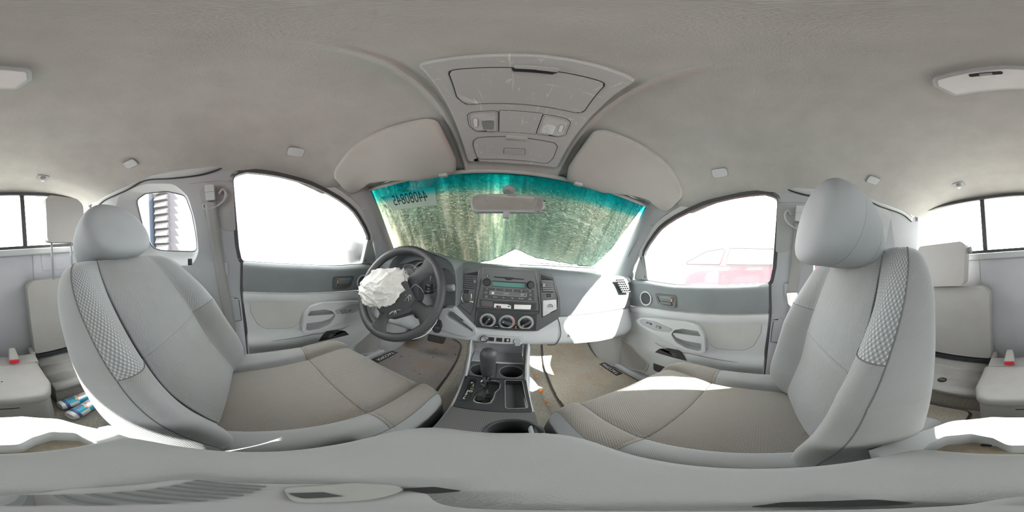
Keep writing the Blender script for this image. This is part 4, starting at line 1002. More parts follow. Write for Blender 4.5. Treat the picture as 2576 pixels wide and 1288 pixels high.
for k, (cx_, cz_, r_) in enumerate(((-.462, -.137, .064), (-.362, -.130, .080), (-.270, -.137, .066))):
    mb = MB().lathe([(r_, 0), (r_, .006), (r_*.97, .006), (r_*.95, .001), (.0001, .001)], CF(cx_, cz_, 0), (0, -1, 0), 44); g = mb.build('gauge', 'gloss_black', cl, sharp=40)
    mb = MB().tube([CF(cx_+r_*math.cos(a), cz_+r_*math.sin(a), .008) for a in np.linspace(math.radians(-50), math.radians(230), 40)], .0042, 8); mb.build('gauge_ring', 'silver_paint', g)
    mb = MB()
    for a in range(-130, 131, 20):
        t = math.radians(90-a); mb.tube([CF(cx_+r_*.86*math.cos(t), cz_+r_*.86*math.sin(t), .0022), CF(cx_+r_*.76*math.cos(t), cz_+r_*.76*math.sin(t), .0022)], .0007, 4)
    if k == 1:
        for i_, a in enumerate(range(-120, 121, 30)):
            t = math.radians(90-a); letters(mb, str(i_*20), lambda x, z: CF(cx_+x+r_*.63*math.cos(t), cz_+z+r_*.63*math.sin(t), .0022), .010)
    mb.build('gauge_marks', 'orange_print' if k == 1 else 'white_print', g)
    if k == 1:
        mb = MB().lathe([(.040, .002), (.039, .003), (.0001, .003)], CF(cx_, cz_, 0), (0, -1, 0), 36); mb.build('inner_disc', 'grey_trim', g)
    mb = MB().lathe([(.012, .003), (.011, .007), (.0001, .008)], CF(cx_, cz_, 0), (0, -1, 0), 24); mb.build('needle_hub', 'gloss_black', g)
    mb = MB().tube([CF(cx_, cz_, .007), CF(cx_-r_*.6, cz_-r_*.22, .007)], [.0016, .0007], 5); mb.build('needle', 'white_print', g)
    if k == 2:
        mb = MB()
        for i_, (t, a, b) in enumerate((('H', .030, .004), ('F', .046, .003), ('P', .012, -.010), ('R', .011, -.018), ('N', .010, -.026), ('D', .008, -.034), ('C', .030, -.034))): letters(mb, t, lambda x, z: CF(cx_+x+a, cz_+z+b, .0022), .008)
        mb.build('gauge_letters', 'white_print', g)
        mb = MB().slab(rect(.040, -.010, .047, -.006), lambda x, z, h: CF(cx_+x, cz_+z, .002+h), 0, .0003); mb.slab(rect(.036, -.028, .046, -.024), lambda x, z, h: CF(cx_+x, cz_+z, .002+h), 0, .0003); mb.build('warning_mark', 'red_print', g)

# ================================================================ STEERING WHEEL
WC = np.array([-.378, .490, -.163]); WT = math.radians(24)
WN = np.array([0, -math.cos(WT), math.sin(WT)]); WX0 = np.array([1.0, 0, 0]); WY0 = np.array([0, math.sin(WT), math.cos(WT)])
TURN = math.radians(31)                                     # turned to the left
WX = WX0*math.cos(TURN)+WY0*math.sin(TURN); WY = -WX0*math.sin(TURN)+WY0*math.cos(TURN)
def WP(a, b, h=0): return WC+WX*a+WY*b+WN*h
RR = .179
wheel = thing('steering_wheel', 'dark leather steering wheel turned left with a burst airbag', 'steering wheel', WC)
mb = MB().tube([WP(RR*math.cos(a), RR*math.sin(a)) for a in np.linspace(0, 2*math.pi, 73)[:-1]], .0158, 14, True, flat=1.15); mb.build('rim', 'leather_rim', wheel, sharp=80)
def spoke(a0, w0, w1, r0=.065):
    ca, sa = math.cos(a0), math.sin(a0); rows = []
    for t in np.linspace(0, 1, 7):
        r = lerp(r0, RR-.004, t); w = lerp(w0, .026, t)+(.03*max(0, t-.7)/.3)
        h = lerp(.004, .004, t)
        ring = []
        for k in range(12):
            q = 2*math.pi*k/12; ring.append(WP(r*ca-w*math.cos(q)*sa, r*sa+w*math.cos(q)*ca, h+.010*math.sin(q)))
        rows.append(ring)
    mb = MB().grid(rows, cu=True); return mb.build('spoke', 'leather_rim', wheel, sharp=70)
for a0, w0 in ((14, .030), (166, .030), (-52, .024), (-128, .024)): spoke(math.radians(a0), w0, .02)
hub = rnd([(-.085, .070), (.085, .070), (.102, .022), (.092, -.050), (.052, -.100), (-.052, -.100), (-.092, -.050), (-.102, .022)], .03)
mb = MB().slab(hub, WP, -.03, .012); hb = mb.build('hub', 'hub_dark', wheel, bevel=.008, seg=3)
mb = MB().tube([WP(a, b, .0095) for a, b in off(hub, .001)], .0012, 5, True); mb.build('hub_seam', 'joint_dark', hb)
# torn lower cover flap and lettering
fl = rnd([(-.072, -.006), (.072, .004), (.080, -.062), (.040, -.086), (-.046, -.084), (-.078, -.058)], .006)
mb = MB().slab(fl, lambda a, b, h: WP(a, b, h+(b+.07)*.40), .012, .020, back=True); f_ = mb.build('airbag_flap', 'hub_dark', wheel, bevel=.002)
mb = MB(); letters(mb, 'SRS AIRBAG', lambda a, b: WP(a-.002, b-.030, .0206+(b-.030+.07)*.40), .012); mb.build('lettering', 'mid_grey', f_)
# switches on the left spoke
mb = MB().slab(rnd([(-.098, -.012), (-.070, -.018), (-.058, -.075), (-.076, -.080)], .008), WP, .006, .016); q = mb.build('switch_pod', 'black_plastic', wheel, bevel=.003)
mb = MB(); letters(mb, 'MODE', lambda a, b: WP(-.066+b*.0+a*.25, -.062+a, .0164), .007); mb.tube([WP(-.078, -.032, .0164), WP(-.072, -.038, .0164), WP(-.080, -.040, .0164)], .0007, 4); mb.build('lettering', 'white_print', q)
mb = MB()
random.seed(7)
for k in range(11): a = random.uniform(-.02, .02); mb.tube([WP(-.01+a*.5, -.079, .0185), WP(-.01+a*1.3, -.079-random.uniform(.004, .016), .020)], .0008, 4)
tag(mb.build('torn_edge', 'airbag_cloth', f_), kind='stuff')
# crumpled airbag
def airbag():
    bm = bmesh.new(); bmesh.ops.create_icosphere(bm, subdivisions=6, radius=1.0)
    V = np.array([v.co[:] for v in bm.verts]); F = [tuple(v.index for v in f.verts) for f in bm.faces]; bm.free()
    rg = np.random.RandomState(3); out = []
    dirs = rg.normal(size=(22, 3)); dirs /= np.linalg.norm(dirs, axis=1)[:, None]; ph = rg.uniform(0, 6.28, 22); fq = rg.uniform(2.5, 7.5, 22)
    for p in V:
        warp = p+.20*np.array([math.sin(3.1*p[1]+1), math.sin(3.7*p[2]+2), math.sin(3.4*p[0]+.4)])+.05*np.array([math.sin(11*p[2]), math.sin(12*p[0]), math.sin(10*p[1])])
        n = 0
        for d_, h_, q in zip(dirs, ph, fq): n += (1-abs(math.sin(.5*q*(warp@d_)+h_)))**6/q**.8
        n2 = sum(math.sin(2.1*(p@d_)+h_) for d_, h_ in zip(dirs[:5], ph[:5]))/5
        r = .80+.26*n+.14*n2
        out.append((p[0]*r, p[1]*r, p[2]*r))
    return np.array(out), F
AV, AF = airbag()
# wheel frame without turn: u right, w up in the wheel plane
def AB(p): return WC+WX0*(-.048+.098*p[0])+WY0*(-.006+.084*p[1]+.03*p[0])+WN*(.042+.042*p[2])
mb = MB().add([AB(p) for p in AV], AF); mb.build('airbag', 'airbag_cloth', wheel, sharp=180)
mb = MB()
mb.grid([[WP(.058+.004*i, .005-.05*t-.004*i*(t), .034-.012*t+.002*math.sin(i+5*t)) for i in range(-2, 4)] for t in np.linspace(-.9, 1.15, 10)]); mb.build('airbag_strap', 'airbag_cloth', wheel, solid=.001)
mb = MB()
for k in range(26):
    t = random.random(); b0 = WP(.060+random.uniform(-.006, .012), random.choice([-.042, .05, .044])+random.uniform(-.006, .006), .030)
    mb.tube([b0, b0+np.array([random.uniform(-.01, .012), random.uniform(-.006, .004), random.uniform(-.014, .004)]), b0+np.array([random.uniform(-.014, .018), random.uniform(-.008, .004), random.uniform(-.022, .0)])], .0006, 4)
mb.tube(catmull([WP(.070, -.02, .02), WP(.090, -.012, .022), WP(.105, -.03, .016), WP(.110, -.05, .012)], 6), .0007, 4)
tag(mb.build('frayed_threads', 'airbag_cloth', wheel), kind='stuff')
# column, stalks, key with its white wire
col = thing('steering_column', 'dark steering column cover with stalks and ignition behind the wheel', 'steering column', (-.37, .62, -.22))
def CO(a, b, t): return np.array([-.373, .525, -.178])+WX0*a+WY0*b-WN*t
rows = []
for t, w, h in ((0, .052, .045), (.02, .058, .05), (.08, .062, .055), (.16, .066, .062), (.24, .066, .062)):
    rows.append([CO(w*math.copysign(abs(math.cos(q))**.6, math.cos(q)), h*math.copysign(abs(math.sin(q))**.6, math.sin(q))-.012, t) for q in np.linspace(0, 2*math.pi, 29)[:-1]])
mb = MB().grid(catmull(np.array(rows), 3), cu=True); mb.build('cover', 'mid_grey', col, sharp=60)
mb = MB().tube([(-.315, .585, -.170), (-.250, .572, -.150), (-.205, .562, -.134)], [.007, .0085, .0105], 10); q = mb.build('wiper_stalk', 'charcoal_face', col)
mb = MB().tube([(-.205, .562, -.134), (-.192, .559, -.131), (-.176, .556, -.127)], [.0115, .0135, .0125], 14); mb.build('stalk_knob', 'mid_grey', q)
mb = MB(); 
mb.hexa([(-.305, .578, -.135), (-.258, .565, -.122), (-.258, .575, -.122), (-.305, .590, -.135), (-.305, .578, -.180), (-.258, .565, -.165), (-.258, .575, -.165), (-.305, .590, -.180)]); mb.build('stalk_switch', 'black_plastic', q, bevel=.004)
mb = MB(); letters(mb, 'MIST', lambda a, b: (-.283+a, .568-a*.25, -.137+b), .009); letters(mb, 'OFF', lambda a, b: (-.283+a, .568-a*.25, -.150+b), .009); letters(mb, 'INT', lambda a, b: (-.283+a, .568-a*.25, -.162+b), .008); mb.build('lettering', 'white_print', q)
mb = MB().tube([(-.43, .585, -.165), (-.50, .572, -.120), (-.535, .562, -.098)], [.007, .009, .012], 10); q = mb.build('light_stalk', 'black_plastic', col)
mb = MB().lathe([(.022, 0), (.020, .012), (.012, .014), (.0001, .014)], (-.322, .575, -.268), (.45, -.85, -.1), 24); ig = mb.build('ignition_barrel', 'black_plastic', col)
key = thing('ignition_key', 'black car key hanging from the ignition below the steering wheel', 'key', (-.215, .520, -.262))
mb = MB().slab(rnd([(-.017, .018), (.014, .020), (.020, -.005), (.014, -.034), (-.010, -.036), (-.020, -.008)], .012), lambda a, b, h: (-.216+a, .520-h, -.268+b), -.004, .006, back=True); kh = mb.build('key_head', 'black_plastic', key, bevel=.003)
for a, b in ((-.004, .004), (.004, -.012)):
    mb = MB().slab(rnd(rect(-.216+a-.008, b-.268-.004, -.216+a+.008, b-.268+.004), .003), lambda x, z, h: (x, .520-h, z), .006, .0072); mb.build('key_button', 'charcoal_face', kh)
mb = MB().tube([(-.222, .522, -.250), (-.226, .54, -.235), (-.25, .565, -.240)], .003, 6); mb.build('key_blade', 'dull_metal', key)
mb = MB().tube(catmull([(-.214, .515, -.246), (-.217, .50, -.262), (-.235, .476, -.298), (-.275, .452, -.322), (-.331, .448, -.334), (-.40, .455, -.325), (-.455, .475, -.285), (-.468, .50, -.235), (-.44, .53, -.20)], 6), .0016, 6)
tag(mb.build('key_wire', 'white_print', loc=(-.3, .46, -.32)), 'thin white wire loop hanging from the key under the wheel', 'wire')

# ================================================================ PEDALS AND MATS
br = thing('brake_pedal', 'wide black ribbed brake pedal above the driver mat', 'pedal', (-.40, .98, -.61))
def BPd(a, b, h): return (-.400+a, .975+b*.45-h*.9, -.612+b*.9-.0+h*.4)
mb = MB().slab(rnd([(-.062, .034), (.062, .034), (.054, -.036), (-.060, -.040)], .012), BPd, -.010, .004, back=True); pad = mb.build('pad', 'rubber', br, bevel=.003)
for i in range(-4, 5):
    for j in range(-2, 3):
        mb = MB().slab([(i*.0125-.004, j*.0125-.003), (i*.0125, j*.0125+.003), (i*.0125+.004, j*.0125-.003), (i*.0125, j*.0125-.001)], BPd, .004, .0062); mb.build('tread', 'mid_grey', pad)
mb = MB().tube([(-.40, .99, -.60), (-.40, 1.06, -.45), (-.40, 1.09, -.30)], .009, 8); mb.build('arm', 'black_plastic', br)
ac = thing('foot_rest', 'tall black foot pedal left of the brake under the wheel', 'pedal', (-.60, 1.0, -.60))
mb = MB().slab(rnd([(-.045, .10), (.040, .11), (.030, -.05), (-.025, -.055)], .012), lambda a, b, h: (-.590+a, .985+b*.5-h, -.600+b*.85), -.012, .006, back=True); pad = mb.build('pad', 'rubber', ac, bevel=.003)
for j in range(5):
    mb = MB().slab(rect(-.030, -.03+j*.026, .025, -.02+j*.026), lambda a, b, h: (-.590+a, .985+b*.5-h, -.600+b*.85), .006, .009); mb.build('tread', 'black_plastic', pad)
mb = MB().tube([(-.59, 1.03, -.52), (-.58, 1.08, -.38), (-.57, 1.1, -.3)], .009, 8); mb.build('arm', 'black_plastic', ac)

def FZ(y): return float(np.interp(y, P_[:, 0], P_[:, 1]))
P_ = catmull([(-.90, -.76), (-.2, -.76), (.55, -.76), (.88, -.76), (.96, -.745), (1.04, -.68), (1.12, -.56), (1.16, -.42), (1.18, -.25)], 4)
def floor_mat(name, label, outline, mat, tagpos=None, mirror=1, base=None):
    cx_ = sum(p[0] for p in outline)/len(outline); cy_ = sum(p[1] for p in outline)/len(outline)
    t = thing(name, label, 'floor mat', (cx_, cy_, -.755))
    ol = rnd(outline, .035)
    # triangulate finely: sample a grid inside the outline
    from mathutils.geometry import delaunay_2d_cdt
    xs_ = [p[0] for p in ol]; ys_ = [p[1] for p in ol]
    def inside(x, y):
        c = False
        for a, b in zip(ol, ol[1:]+ol[:1]):
            if (a[1] > y) != (b[1] > y) and x < (b[0]-a[0])*(y-a[1])/(b[1]-a[1])+a[0]: c = not c
        return c
    pts = [Vector(p) for p in resamp(ol, 90)]; nb = len(pts)
    for x in np.arange(min(xs_)+.02, max(xs_), .03):
        for y in np.arange(min(ys_)+.02, max(ys_), .03):
            if inside(x, y): pts.append(Vector((x, y)))
    r_ = delaunay_2d_cdt(pts, [], [list(range(nb))], 1, 1e-5)
    h = .012
    f = (lambda y: FZ(y)) if base is None else (lambda y: base)
    mb = MB().add([(v.x, v.y, f(v.y)+h+.0015*math.sin(30*v.x)*math.sin(23*v.y)) for v in r_[0]], [tuple(q) for q in r_[2]], 0, [(v.x, v.y) for v in r_[0]])
    mb.build('pile', mat, t, sharp=70)
    mb = MB().tube([(x, y, f(y)+h*.7) for x, y in resamp(ol, 110)], .0055, 6, True); mb.build('binding', 'binding', t)
    return t
m1 = floor_mat('floor_mat', 'grey driver floor mat with brown stains below the steering wheel', [(-.232, .58), (-.238, .70), (-.245, .98), (-.245, 1.045), (-.315, 1.06), (-.345, 1.095), (-.55, 1.09), (-.57, 1.00), (-.655, .98), (-.655, .70), (-.64, .58)], 'mat_carpet')
m2 = floor_mat('floor_mat', 'sandy beige passenger floor mat below the glove box', [(.25, .46), (.255, .70), (.275, .95), (.285, 1.10), (.61, 1.10), (.64, .90), (.655, .72), (.64, .46)], 'mat_carpet_sand')
m3 = floor_mat('floor_mat', 'small beige rear floor mat behind the passenger seat', [(.20, -.52), (.20, -.25), (.60, -.25), (.60, -.52)], 'mat_carpet_rear')
for t, x0, y0, d in ((m2, .618, .76, 1), (m1, -.622, .735, -1)):
    q_ = [(-.022, -.085), (.022, -.085), (.022, .085), (-.022, .085)]
    mb = MB().slab(q_, lambda a, b, h: (x0+a, y0+b, FZ(y0+b)+.0135+h), 0, .002); lb = mb.build('name_patch', 'label_black', t)
    mb = MB(); letters(mb, 'TACOMA', lambda a, b: (x0-d*b, y0+d*a, FZ(y0+d*a)+.0162), .034); mb.build('lettering', 'paper', lb)
# small debris on the driver mat and beside the console
random.seed(11)
for k, (x, y) in enumerate([(-.40, .98), (-.38, .90), (-.55, .80), (-.52, .84), (-.46, .77), (-.40, .72), (-.36, .70), (-.262, .97), (-.29, 1.02), (-.60, .82)]):
    mb = MB().add([(x+random.uniform(-.006, .006), y+random.uniform(-.006, .006), FZ(y)+.0155+random.uniform(0, .003)) for _ in range(5)], [(0, 1, 2), (2, 3, 4), (0, 2, 4)])
    tag(mb.build('dirt_crumb', 'label_black', loc=(x, y, FZ(y)+.014), solid=.002), 'dark crumb of dirt on the driver floor mat', 'debris', 'crumbs on the driver mat')
for k, (x, y) in enumerate([(.205, .80), (.195, .665), (.198, .575)]):
    mb = MB(); r_ = .010 if k == 1 else .007
    mb.tube([(x-r_, y-r_*.5, -.735), (x, y, -.728), (x+r_, y+r_*.4, -.735)], [r_*.5, r_, r_*.45], 7)
    zz = -.742
    tag(mb.build('orange_chip', 'orange_plastic', loc=(x, y, zz)), ['small orange chip farthest forward beside the passenger mat', 'largest orange chip beside the passenger mat edge', 'small orange chip nearest the seat beside the passenger mat'][k], 'debris', 'orange chips beside the passenger mat')

# ================================================================ CONSOLE
con = thing('centre_console', 'grey floor console with black shifter plate between the front seats', 'console', (0, .38, -.70))
# body: loft along y
ST = [(.15, .080, -.470), (.22, .082, -.462), (.32, .086, -.457), (.40, .090, -.455), (.47, .096, -.452), (.50, .100, -.440), (.54, .104, -.415), (.58, .110, -.393), (.625, .118, -.376), (.70, .12, -.372)]
rows = []
for y, w, zt in ST:
    rows.append([(-w-.030, y, -.745), (-w-.022, y, -.65), (-w-.010, y, -.55), (-w-.002, y, zt-.012), (-w+.002, y, zt-.002), (-w+.006, y, zt), (-w+.011, y, zt-.003), (-w+.013, y, min(zt-.01, -.47)), (-w+.014, y, -.49)])
rows = catmull(np.array(rows), 3)
for s in (1, -1):
    mb = MB().grid([[(s*p[0], p[1], p[2]) for p in r] for r in rows]); mb.build('side_wall', 'grey_trim', con, sharp=50)
# black rim line on the walls
for s in (-1, 1):
    mb = MB().tube([(s*(w-.008), y, zt+.0005) for y, w, zt in ST[:5]], .0014, 5); mb.build('edge_strip', 'gloss_black', con)
def CP(x, y, h): return (x, y, -.455+.06*(y-.40)*0+h)
# cubby behind the wings
mb = MB().slab(rect(-.10, -.50, .10, -.36), lambda x, z, h: (x, .700-h, z), 0, .002); mb.build('cubby_back', 'pillar_grey', con)
mb = MB().box((-.10, .585, -.478), (.10, .70, -.470)); mb.build('cubby_floor', 'pillar_grey', con)
mb = MB().box((-.094, .582, -.470), (.094, .592, -.449)); mb.build('cubby_lip', 'grey_trim', con, bevel=.003)
# cup holder tray
cups = [circ(-.048, .527, .039, 36), circ(.048, .527, .039, 36)]
mb = MB().slab(rnd(rect(-.094, .485, .094, .584), .018), CP, -.02, .003, holes=cups); ctray = mb.build('cup_tray', 'charcoal_face', con, bevel=.003)
for c in cups:
    cx_ = sum(p[0] for p in c)/36
    mb = MB().lathe([(.039, 0), (.0375, -.004), (.0355, -.055), (.033, -.06), (.0001, -.06)], CP(cx_, .527, .002), (0, 0, 1), 36, caps=(False, True)); k_ = mb.build('cup_well', 'black_plastic', ctray)
    mb = MB().tube([CP(p[0], p[1], .0035) for p in c], .0012, 6, True); mb.build('cup_rim', 'mid_grey', k_)
mb = MB().tube([CP(0, .487, .0035), CP(0, .582, .0035)], .0012, 5); mb.build('tray_divider', 'joint_dark', ctray)
# shifter plate
gate = [(-.042, .455), (-.037, .463), (-.030, .466), (.002, .466), (.012, .460), (.015, .448), (.014, .428), (.003, .405), (.001, .375), (-.004, .354), (-.012, .350), (-.036, .351), (-.042, .358), (-.042, .395), (-.034, .418), (-.026, .432), (-.036, .440)]
gate = rnd(gate, .004, 3)
tray = rnd([(.027, .474), (.078, .473), (.076, .334), (.029, .333)], .008)
pl8 = rnd([(-.092, .478), (.090, .478), (.083, .318), (-.078, .320)], .006)
mb = MB().slab(pl8, CP, -.02, .004, holes=[gate, tray]); plate = mb.build('shifter_plate', 'black_plastic', con, bevel=.002)
mb = MB().tube([CP(a, b, .0045) for a, b in gate], .0020, 6, True); mb.build('gate_rim', 'chrome', plate)
mb = MB().slab(off(gate, .002), CP, -.019, -.018); gf = mb.build('gate_floor', 'charcoal_face', plate)
for x, y in ((-.030, .385), (-.016, .375), (-.012, .40)):
    mb = MB().slab(rnd(rect(x-.007, y-.012, x+.007, y+.010), .004), CP, -.018, -.012); mb.build('gate_block', 'joint_dark', gf)
mb = MB().slab(off(tray, .002), CP, -.024, -.022); mb.build('tray_floor', 'charcoal_face', plate)
mb = MB().tube([CP(a, b, .0042) for a, b in tray], .0010, 5, True); mb.build('tray_rim', 'mid_grey', plate)
mb = MB().slab([(-.072, .466), (-.053, .466), (-.050, .350), (-.071, .348)], CP, .004, .0046); pan = mb.build('gear_panel', 'gloss_black', plate)
for t, x, y, mt in (('P', -.0635, .441, 'white_print'), ('R', -.057, .425, 'orange_print'), ('N', -.057, .411, 'green_print'), ('D', -.057, .398, 'white_print'), ('3', -.065, .397, 'white_print'), ('2', -.065, .382, 'white_print'), ('L', -.0645, .362, 'white_print')):
    mb = MB(); letters(mb, t, lambda a, b: CP(x+a, y+b, .0050), .0125); mb.build('gear_letter', mt, pan)
mb = MB()
for a, b, c, d in ((-.0575, .437, -.0575, .431), (-.060, .437, -.0575, .437), (-.057, .4185, -.057, .417), (-.057, .405, -.057, .404), (-.061, .3975, -.0605, .3975), (-.065, .391, -.065, .3885), (-.065, .374, -.065, .368)):
    mb.tube([CP(a, b, .005), CP(c, d, .005)], .0006, 4)
mb.build('gear_path', 'white_print', pan)
# patterned rear deck with big cup well
deck = rnd([(-.082, .322), (.087, .320), (.080, .13), (-.078, .13)], .004)
bc = circ(.043, .245, .045, 44)
mb = MB().slab(deck, CP, -.02, .0015, holes=[bc]); dk = mb.build('rear_deck', 'carbon_weave', con)
mb = MB().lathe([(.046, .004), (.044, .005), (.0425, .003), (.041, .002), (.039, -.005), (.038, -.06), (.036, -.066), (.0001, -.066)], CP(.043, .245, 0), (0, 0, 1), 44, caps=(False, True)); q = mb.build('large_cup_well', 'black_plastic', dk, sharp=50)
# gear lever
gl = thing('gear_lever', 'black automatic gear lever with chrome collar on the console', 'gear lever', CP(-.022, .43, -.02))
b0 = np.array(CP(-.022, .437, -.02)); b1 = np.array((-.024, .425, -.395))
mb = MB().tube([b0, lerp(b0, b1, .5), b1], .0062, 12); mb.build('shaft', 'chrome', gl)
mb = MB().lathe([(.012, 0), (.0105, .008), (.010, .022), (.0125, .030), (.0001, .031)], b1-np.array([0, 0, .012]), (0, -.06, 1), 24); mb.build('collar', 'chrome', gl, sharp=50)
mb = MB().lathe([(.010, 0), (.0150, .002), (.0170, .012), (.0190, .035), (.0215, .060), (.0232, .078), (.0225, .090), (.0180, .100), (.0100, .105), (.0001, .1062)], b1+np.array([0, 0, .012]), (-.02, .0, 1), 32); mb.build('knob', 'leather_rim', gl, sharp=80)

# ---- armrest lid and its box
arm = thing('armrest', 'smooth grey padded console armrest lid between the front seats', 'armrest', (0, .02, -.36))
AO = [(.0, .152), (.055, .150), (.085, .125), (.095, .08), (.099, .02), (.100, -.04), (.094, -.085), (.075, -.103), (0, -.108), (-.070, -.102), (-.087, -.085), (-.091, -.04), (-.090, .02), (-.088, .07), (-.078, .118), (-.05, .148)]
AO = [tuple(p) for p in catmull(AO, 3, True)]
rows = []
for k, h in ((.955, -.345), (.985, -.335), (1.0, -.315), (1.0, -.300), (.985, -.286), (.94, -.277), (.85, -.2725), (.6, -.2705), (.3, -.270), (.02, -.270)):
    rows.append([(.004+(x-.004)*k, .02+(y-.02)*k, h+(.010*max(0, -(y-.02))/.13-.004*max(0, y-.02)/.13)*0) for x, y in AO])
mb = MB().grid(rows, cu=True); mb.build('lid', 'mid_pad', arm, sharp=70)
mb = MB()
rows = [[(.004+(x-.004)*k, .02+(y-.02)*k, h) for x, y in AO] for k, h in ((.90, -.335), (.92, -.36), (.92, -.50), (.98, -.70))]
mb.grid(rows, cu=True); mb.build('box', 'grey_trim', arm, sharp=60)
# rear end of the console with twin cup holder
rc = thing('rear_cup_holder', 'light grey twin cup holder at the rear of the console', 'cup holder', (.01, -.15, -.45))
RO = rnd([(-.090, -.075), (-.086, -.122), (-.055, -.178), (-.015, -.198), (.052, -.200), (.098, -.178), (.122, -.120), (.118, -.075)], [.0, .03, .03, .02, .02, .03, .03, 0])
wl = rnd([(-.062, -.118), (-.055, -.140), (-.035, -.152), (-.015, -.145), (.0, -.132), (.028, -.132), (.043, -.148), (.066, -.154), (.088, -.140), (.092, -.118), (.085, -.09), (-.058, -.09)], .010)
def RC(x, y, h): return (x, y, -.304+h)
mb = MB().slab(RO, RC, -.40, 0, holes=[wl]); mb.build('holder_body', 'grey_trim', rc, bevel=.005, seg=3)
mb = MB().slab(off(wl, .004), RC, -.046, -.044); fl_ = mb.build('well_floor', 'cup_dirt', rc)
for k, (x, y) in enumerate(((-.036, -.113), (-.028, -.111), (.052, -.148), (.086, -.118))):
    mb = MB().slab(rnd(rect(x-(.002 if k < 2 else .005), y-.002, x+(.002 if k < 2 else .005), y+.002), .001), RC, -.044, -.040); mb.build('drain_slot', 'joint_dark', fl_)

# ================================================================ FRONT SEATS
def groove(G, cols, rows_, depth):
    """press seam lines into a dense grid of points (nv, nu, 3)"""
    G = G.copy(); nv, nu = G.shape[:2]
    du = np.roll(G, -1, 1)-np.roll(G, 1, 1); dv = np.empty_like(G); dv[1:-1] = G[2:]-G[:-2]; dv[0] = G[1]-G[0]; dv[-1] = G[-1]-G[-2]
    n = np.cross(du, dv); n /= np.maximum(np.linalg.norm(n, axis=2, keepdims=True), 1e-9)
    D = np.zeros((nv, nu))
    for c, (a, b) in cols:
        D[a:b, c] = depth
    for r, (a, b) in rows_:
        D[r, a:b] = depth
    return G, n, D
def make_seat(cx, sgn, yF, base, rec, top_w, labels, head, pbk):
    """cx seat centre; sgn +1 passenger: inboard side is towards x = 0; base (y, z) of the backrest front, rec recline in degrees"""
    root = thing('front_seat', labels, 'seat', (cx, yF-.25, -.70))
    # ---------------- cushion: columns across, stations front to back
    KU, KV = 4, 5
    cols = [(-1.0, -.20), (-1.02, -.10), (-1.0, -.035), (-.93, .004), (-.82, .016), (-.72, .010), (-.665, -.010), (-.63, -.010), (-.3, -.004), (0, -.003), (.3, -.004), (.63, -.010), (.665, -.010), (.72, .010), (.82, .016), (.93, .004), (1.0, -.035), (1.02, -.10), (1.0, -.20)]
    stn = [(0.000, .150), (.006, .115), (.004, .075), (-.010, .036), (-.035, .013), (-.080, .002), (-.16, 0), (-.195, .003), (-.203, .006), (-.211, .003), (-.28, 0), (-.36, .0), (-.42, .004), (-.47, .010)]
    rows = []
    for dy, drop in stn:
        row = []
        zc_ = -.418+.10*(dy+.06)*(1 if dy < -.06 else 0)
        taper = 1-.16*max(0, (-dy-.1)/.37)
        for u, dz in cols:
            hw = .236
            uu = u if abs(u) > .75 else u*taper
            x = cx+uu*hw
            k = abs(u)
            y = yF+dy-.055*k**5*(1-min(1, -dy/.3))
            b = dz*(1.0 if dz < 0 else (.55+1.0*min(1, -dy/.25)))
            z = zc_+b-drop*(1-.25*max(0, k-.8)/.2)
            z = max(z, -.62)
            row.append((x, y, z))
        rows.append(row)
    G = catmull(np.array(rows), KV); G = np.array([catmull(r, KU) for r in G])
    nv, nu = G.shape[:2]
    sc1, sc2 = 6*KU+2, 11*KU+2
    xrow = 8*KV
    G0, n, D = groove(G, [(sc1, (3*KV, nv)), (sc2, (3*KV, nv))], [(xrow, (sc1, sc2+1))], .005)
    up = np.sign(n[..., 2:3]); up[up == 0] = 1
    G = G0-n*up*D[..., None]
    dU = np.linalg.norm(np.diff(G, axis=1), axis=2)[6*KV:].mean(0); dV = np.linalg.norm(np.diff(G, axis=0), axis=2)[:, sc1:sc2].mean(1)
    uv = np.stack(np.meshgrid(np.concatenate([[0], np.cumsum(dU)]), np.concatenate([[0], np.cumsum(dV)])), -1)
    prow = 9*KV
    def mat(i, j):
        if sc1 <= j < sc2: return 0
        if 3*KU <= j < sc1 or sc2 <= j < 15*KU: return 1 if i < prow else 2
        return 2
    mb = MB().grid(G, mat=mat, uv=uv)
    fr = list(range(nu)); mb.add(G[0], [tuple(fr)], 2); mb.add(G[-1], [tuple(fr)], 2)
    cu = mb.build('cushion', ['cloth_cushion', 'cloth_cushion', 'cloth_plain'], root, sharp=80)
    for nm, pts in (('seam', G[3*KV:, sc1]), ('seam', G[3*KV:, sc2]), ('seam', G[xrow, sc1:sc2+1]), ('seam', G[1*KV:, 3*KU]), ('seam', G[1*KV:, 15*KU]), ('seam', G[9*KV, 3*KU:sc1+1]), ('seam', G[9*KV, sc2:15*KU+1])):
        m2 = MB().tube(pts+np.array([0, 0, .0004]), .0011, 5); m2.build('seam', 'seam_thread', cu)
    # skirt / base below the cushion
    mb = MB().box((cx-.235, yF-.46, -.66), (cx+.235, yF-.03, -.60)); mb.build('seat_frame', 'black_plastic', root, bevel=.01)
    for sx in (-1, 1):
        mb = MB().box((cx+sx*.20-.018, yF-.45, -.755), (cx+sx*.20+.018, yF-.02, -.655)); mb.build('seat_rail', 'joint_dark', root, bevel=.004)
    # ---------------- backrest: ring of columns, stations bottom to top
    a = math.radians(rec); T = np.array([0, -math.sin(a), math.cos(a)]); Nf = np.array([0, math.cos(a), math.sin(a)]); B = np.array([cx-(.006*sgn if top_w < .95 else 0), base[0], base[1]])
    ring = [(0, 'f', 0), (.28, 'f', 0), (.46, 'f', 0), (.525, 'f', .006), (.56, 'f', .006), (.66, 'f', .55), (.80, 'f', 1.0), (.93, 'f', .72), (1.0, 'f', -.1), (.92, 'm', .5), (.82, 'm', .85), (.74, 'b', 0), (.4, 'b', 0), (0, 'b', 0)]
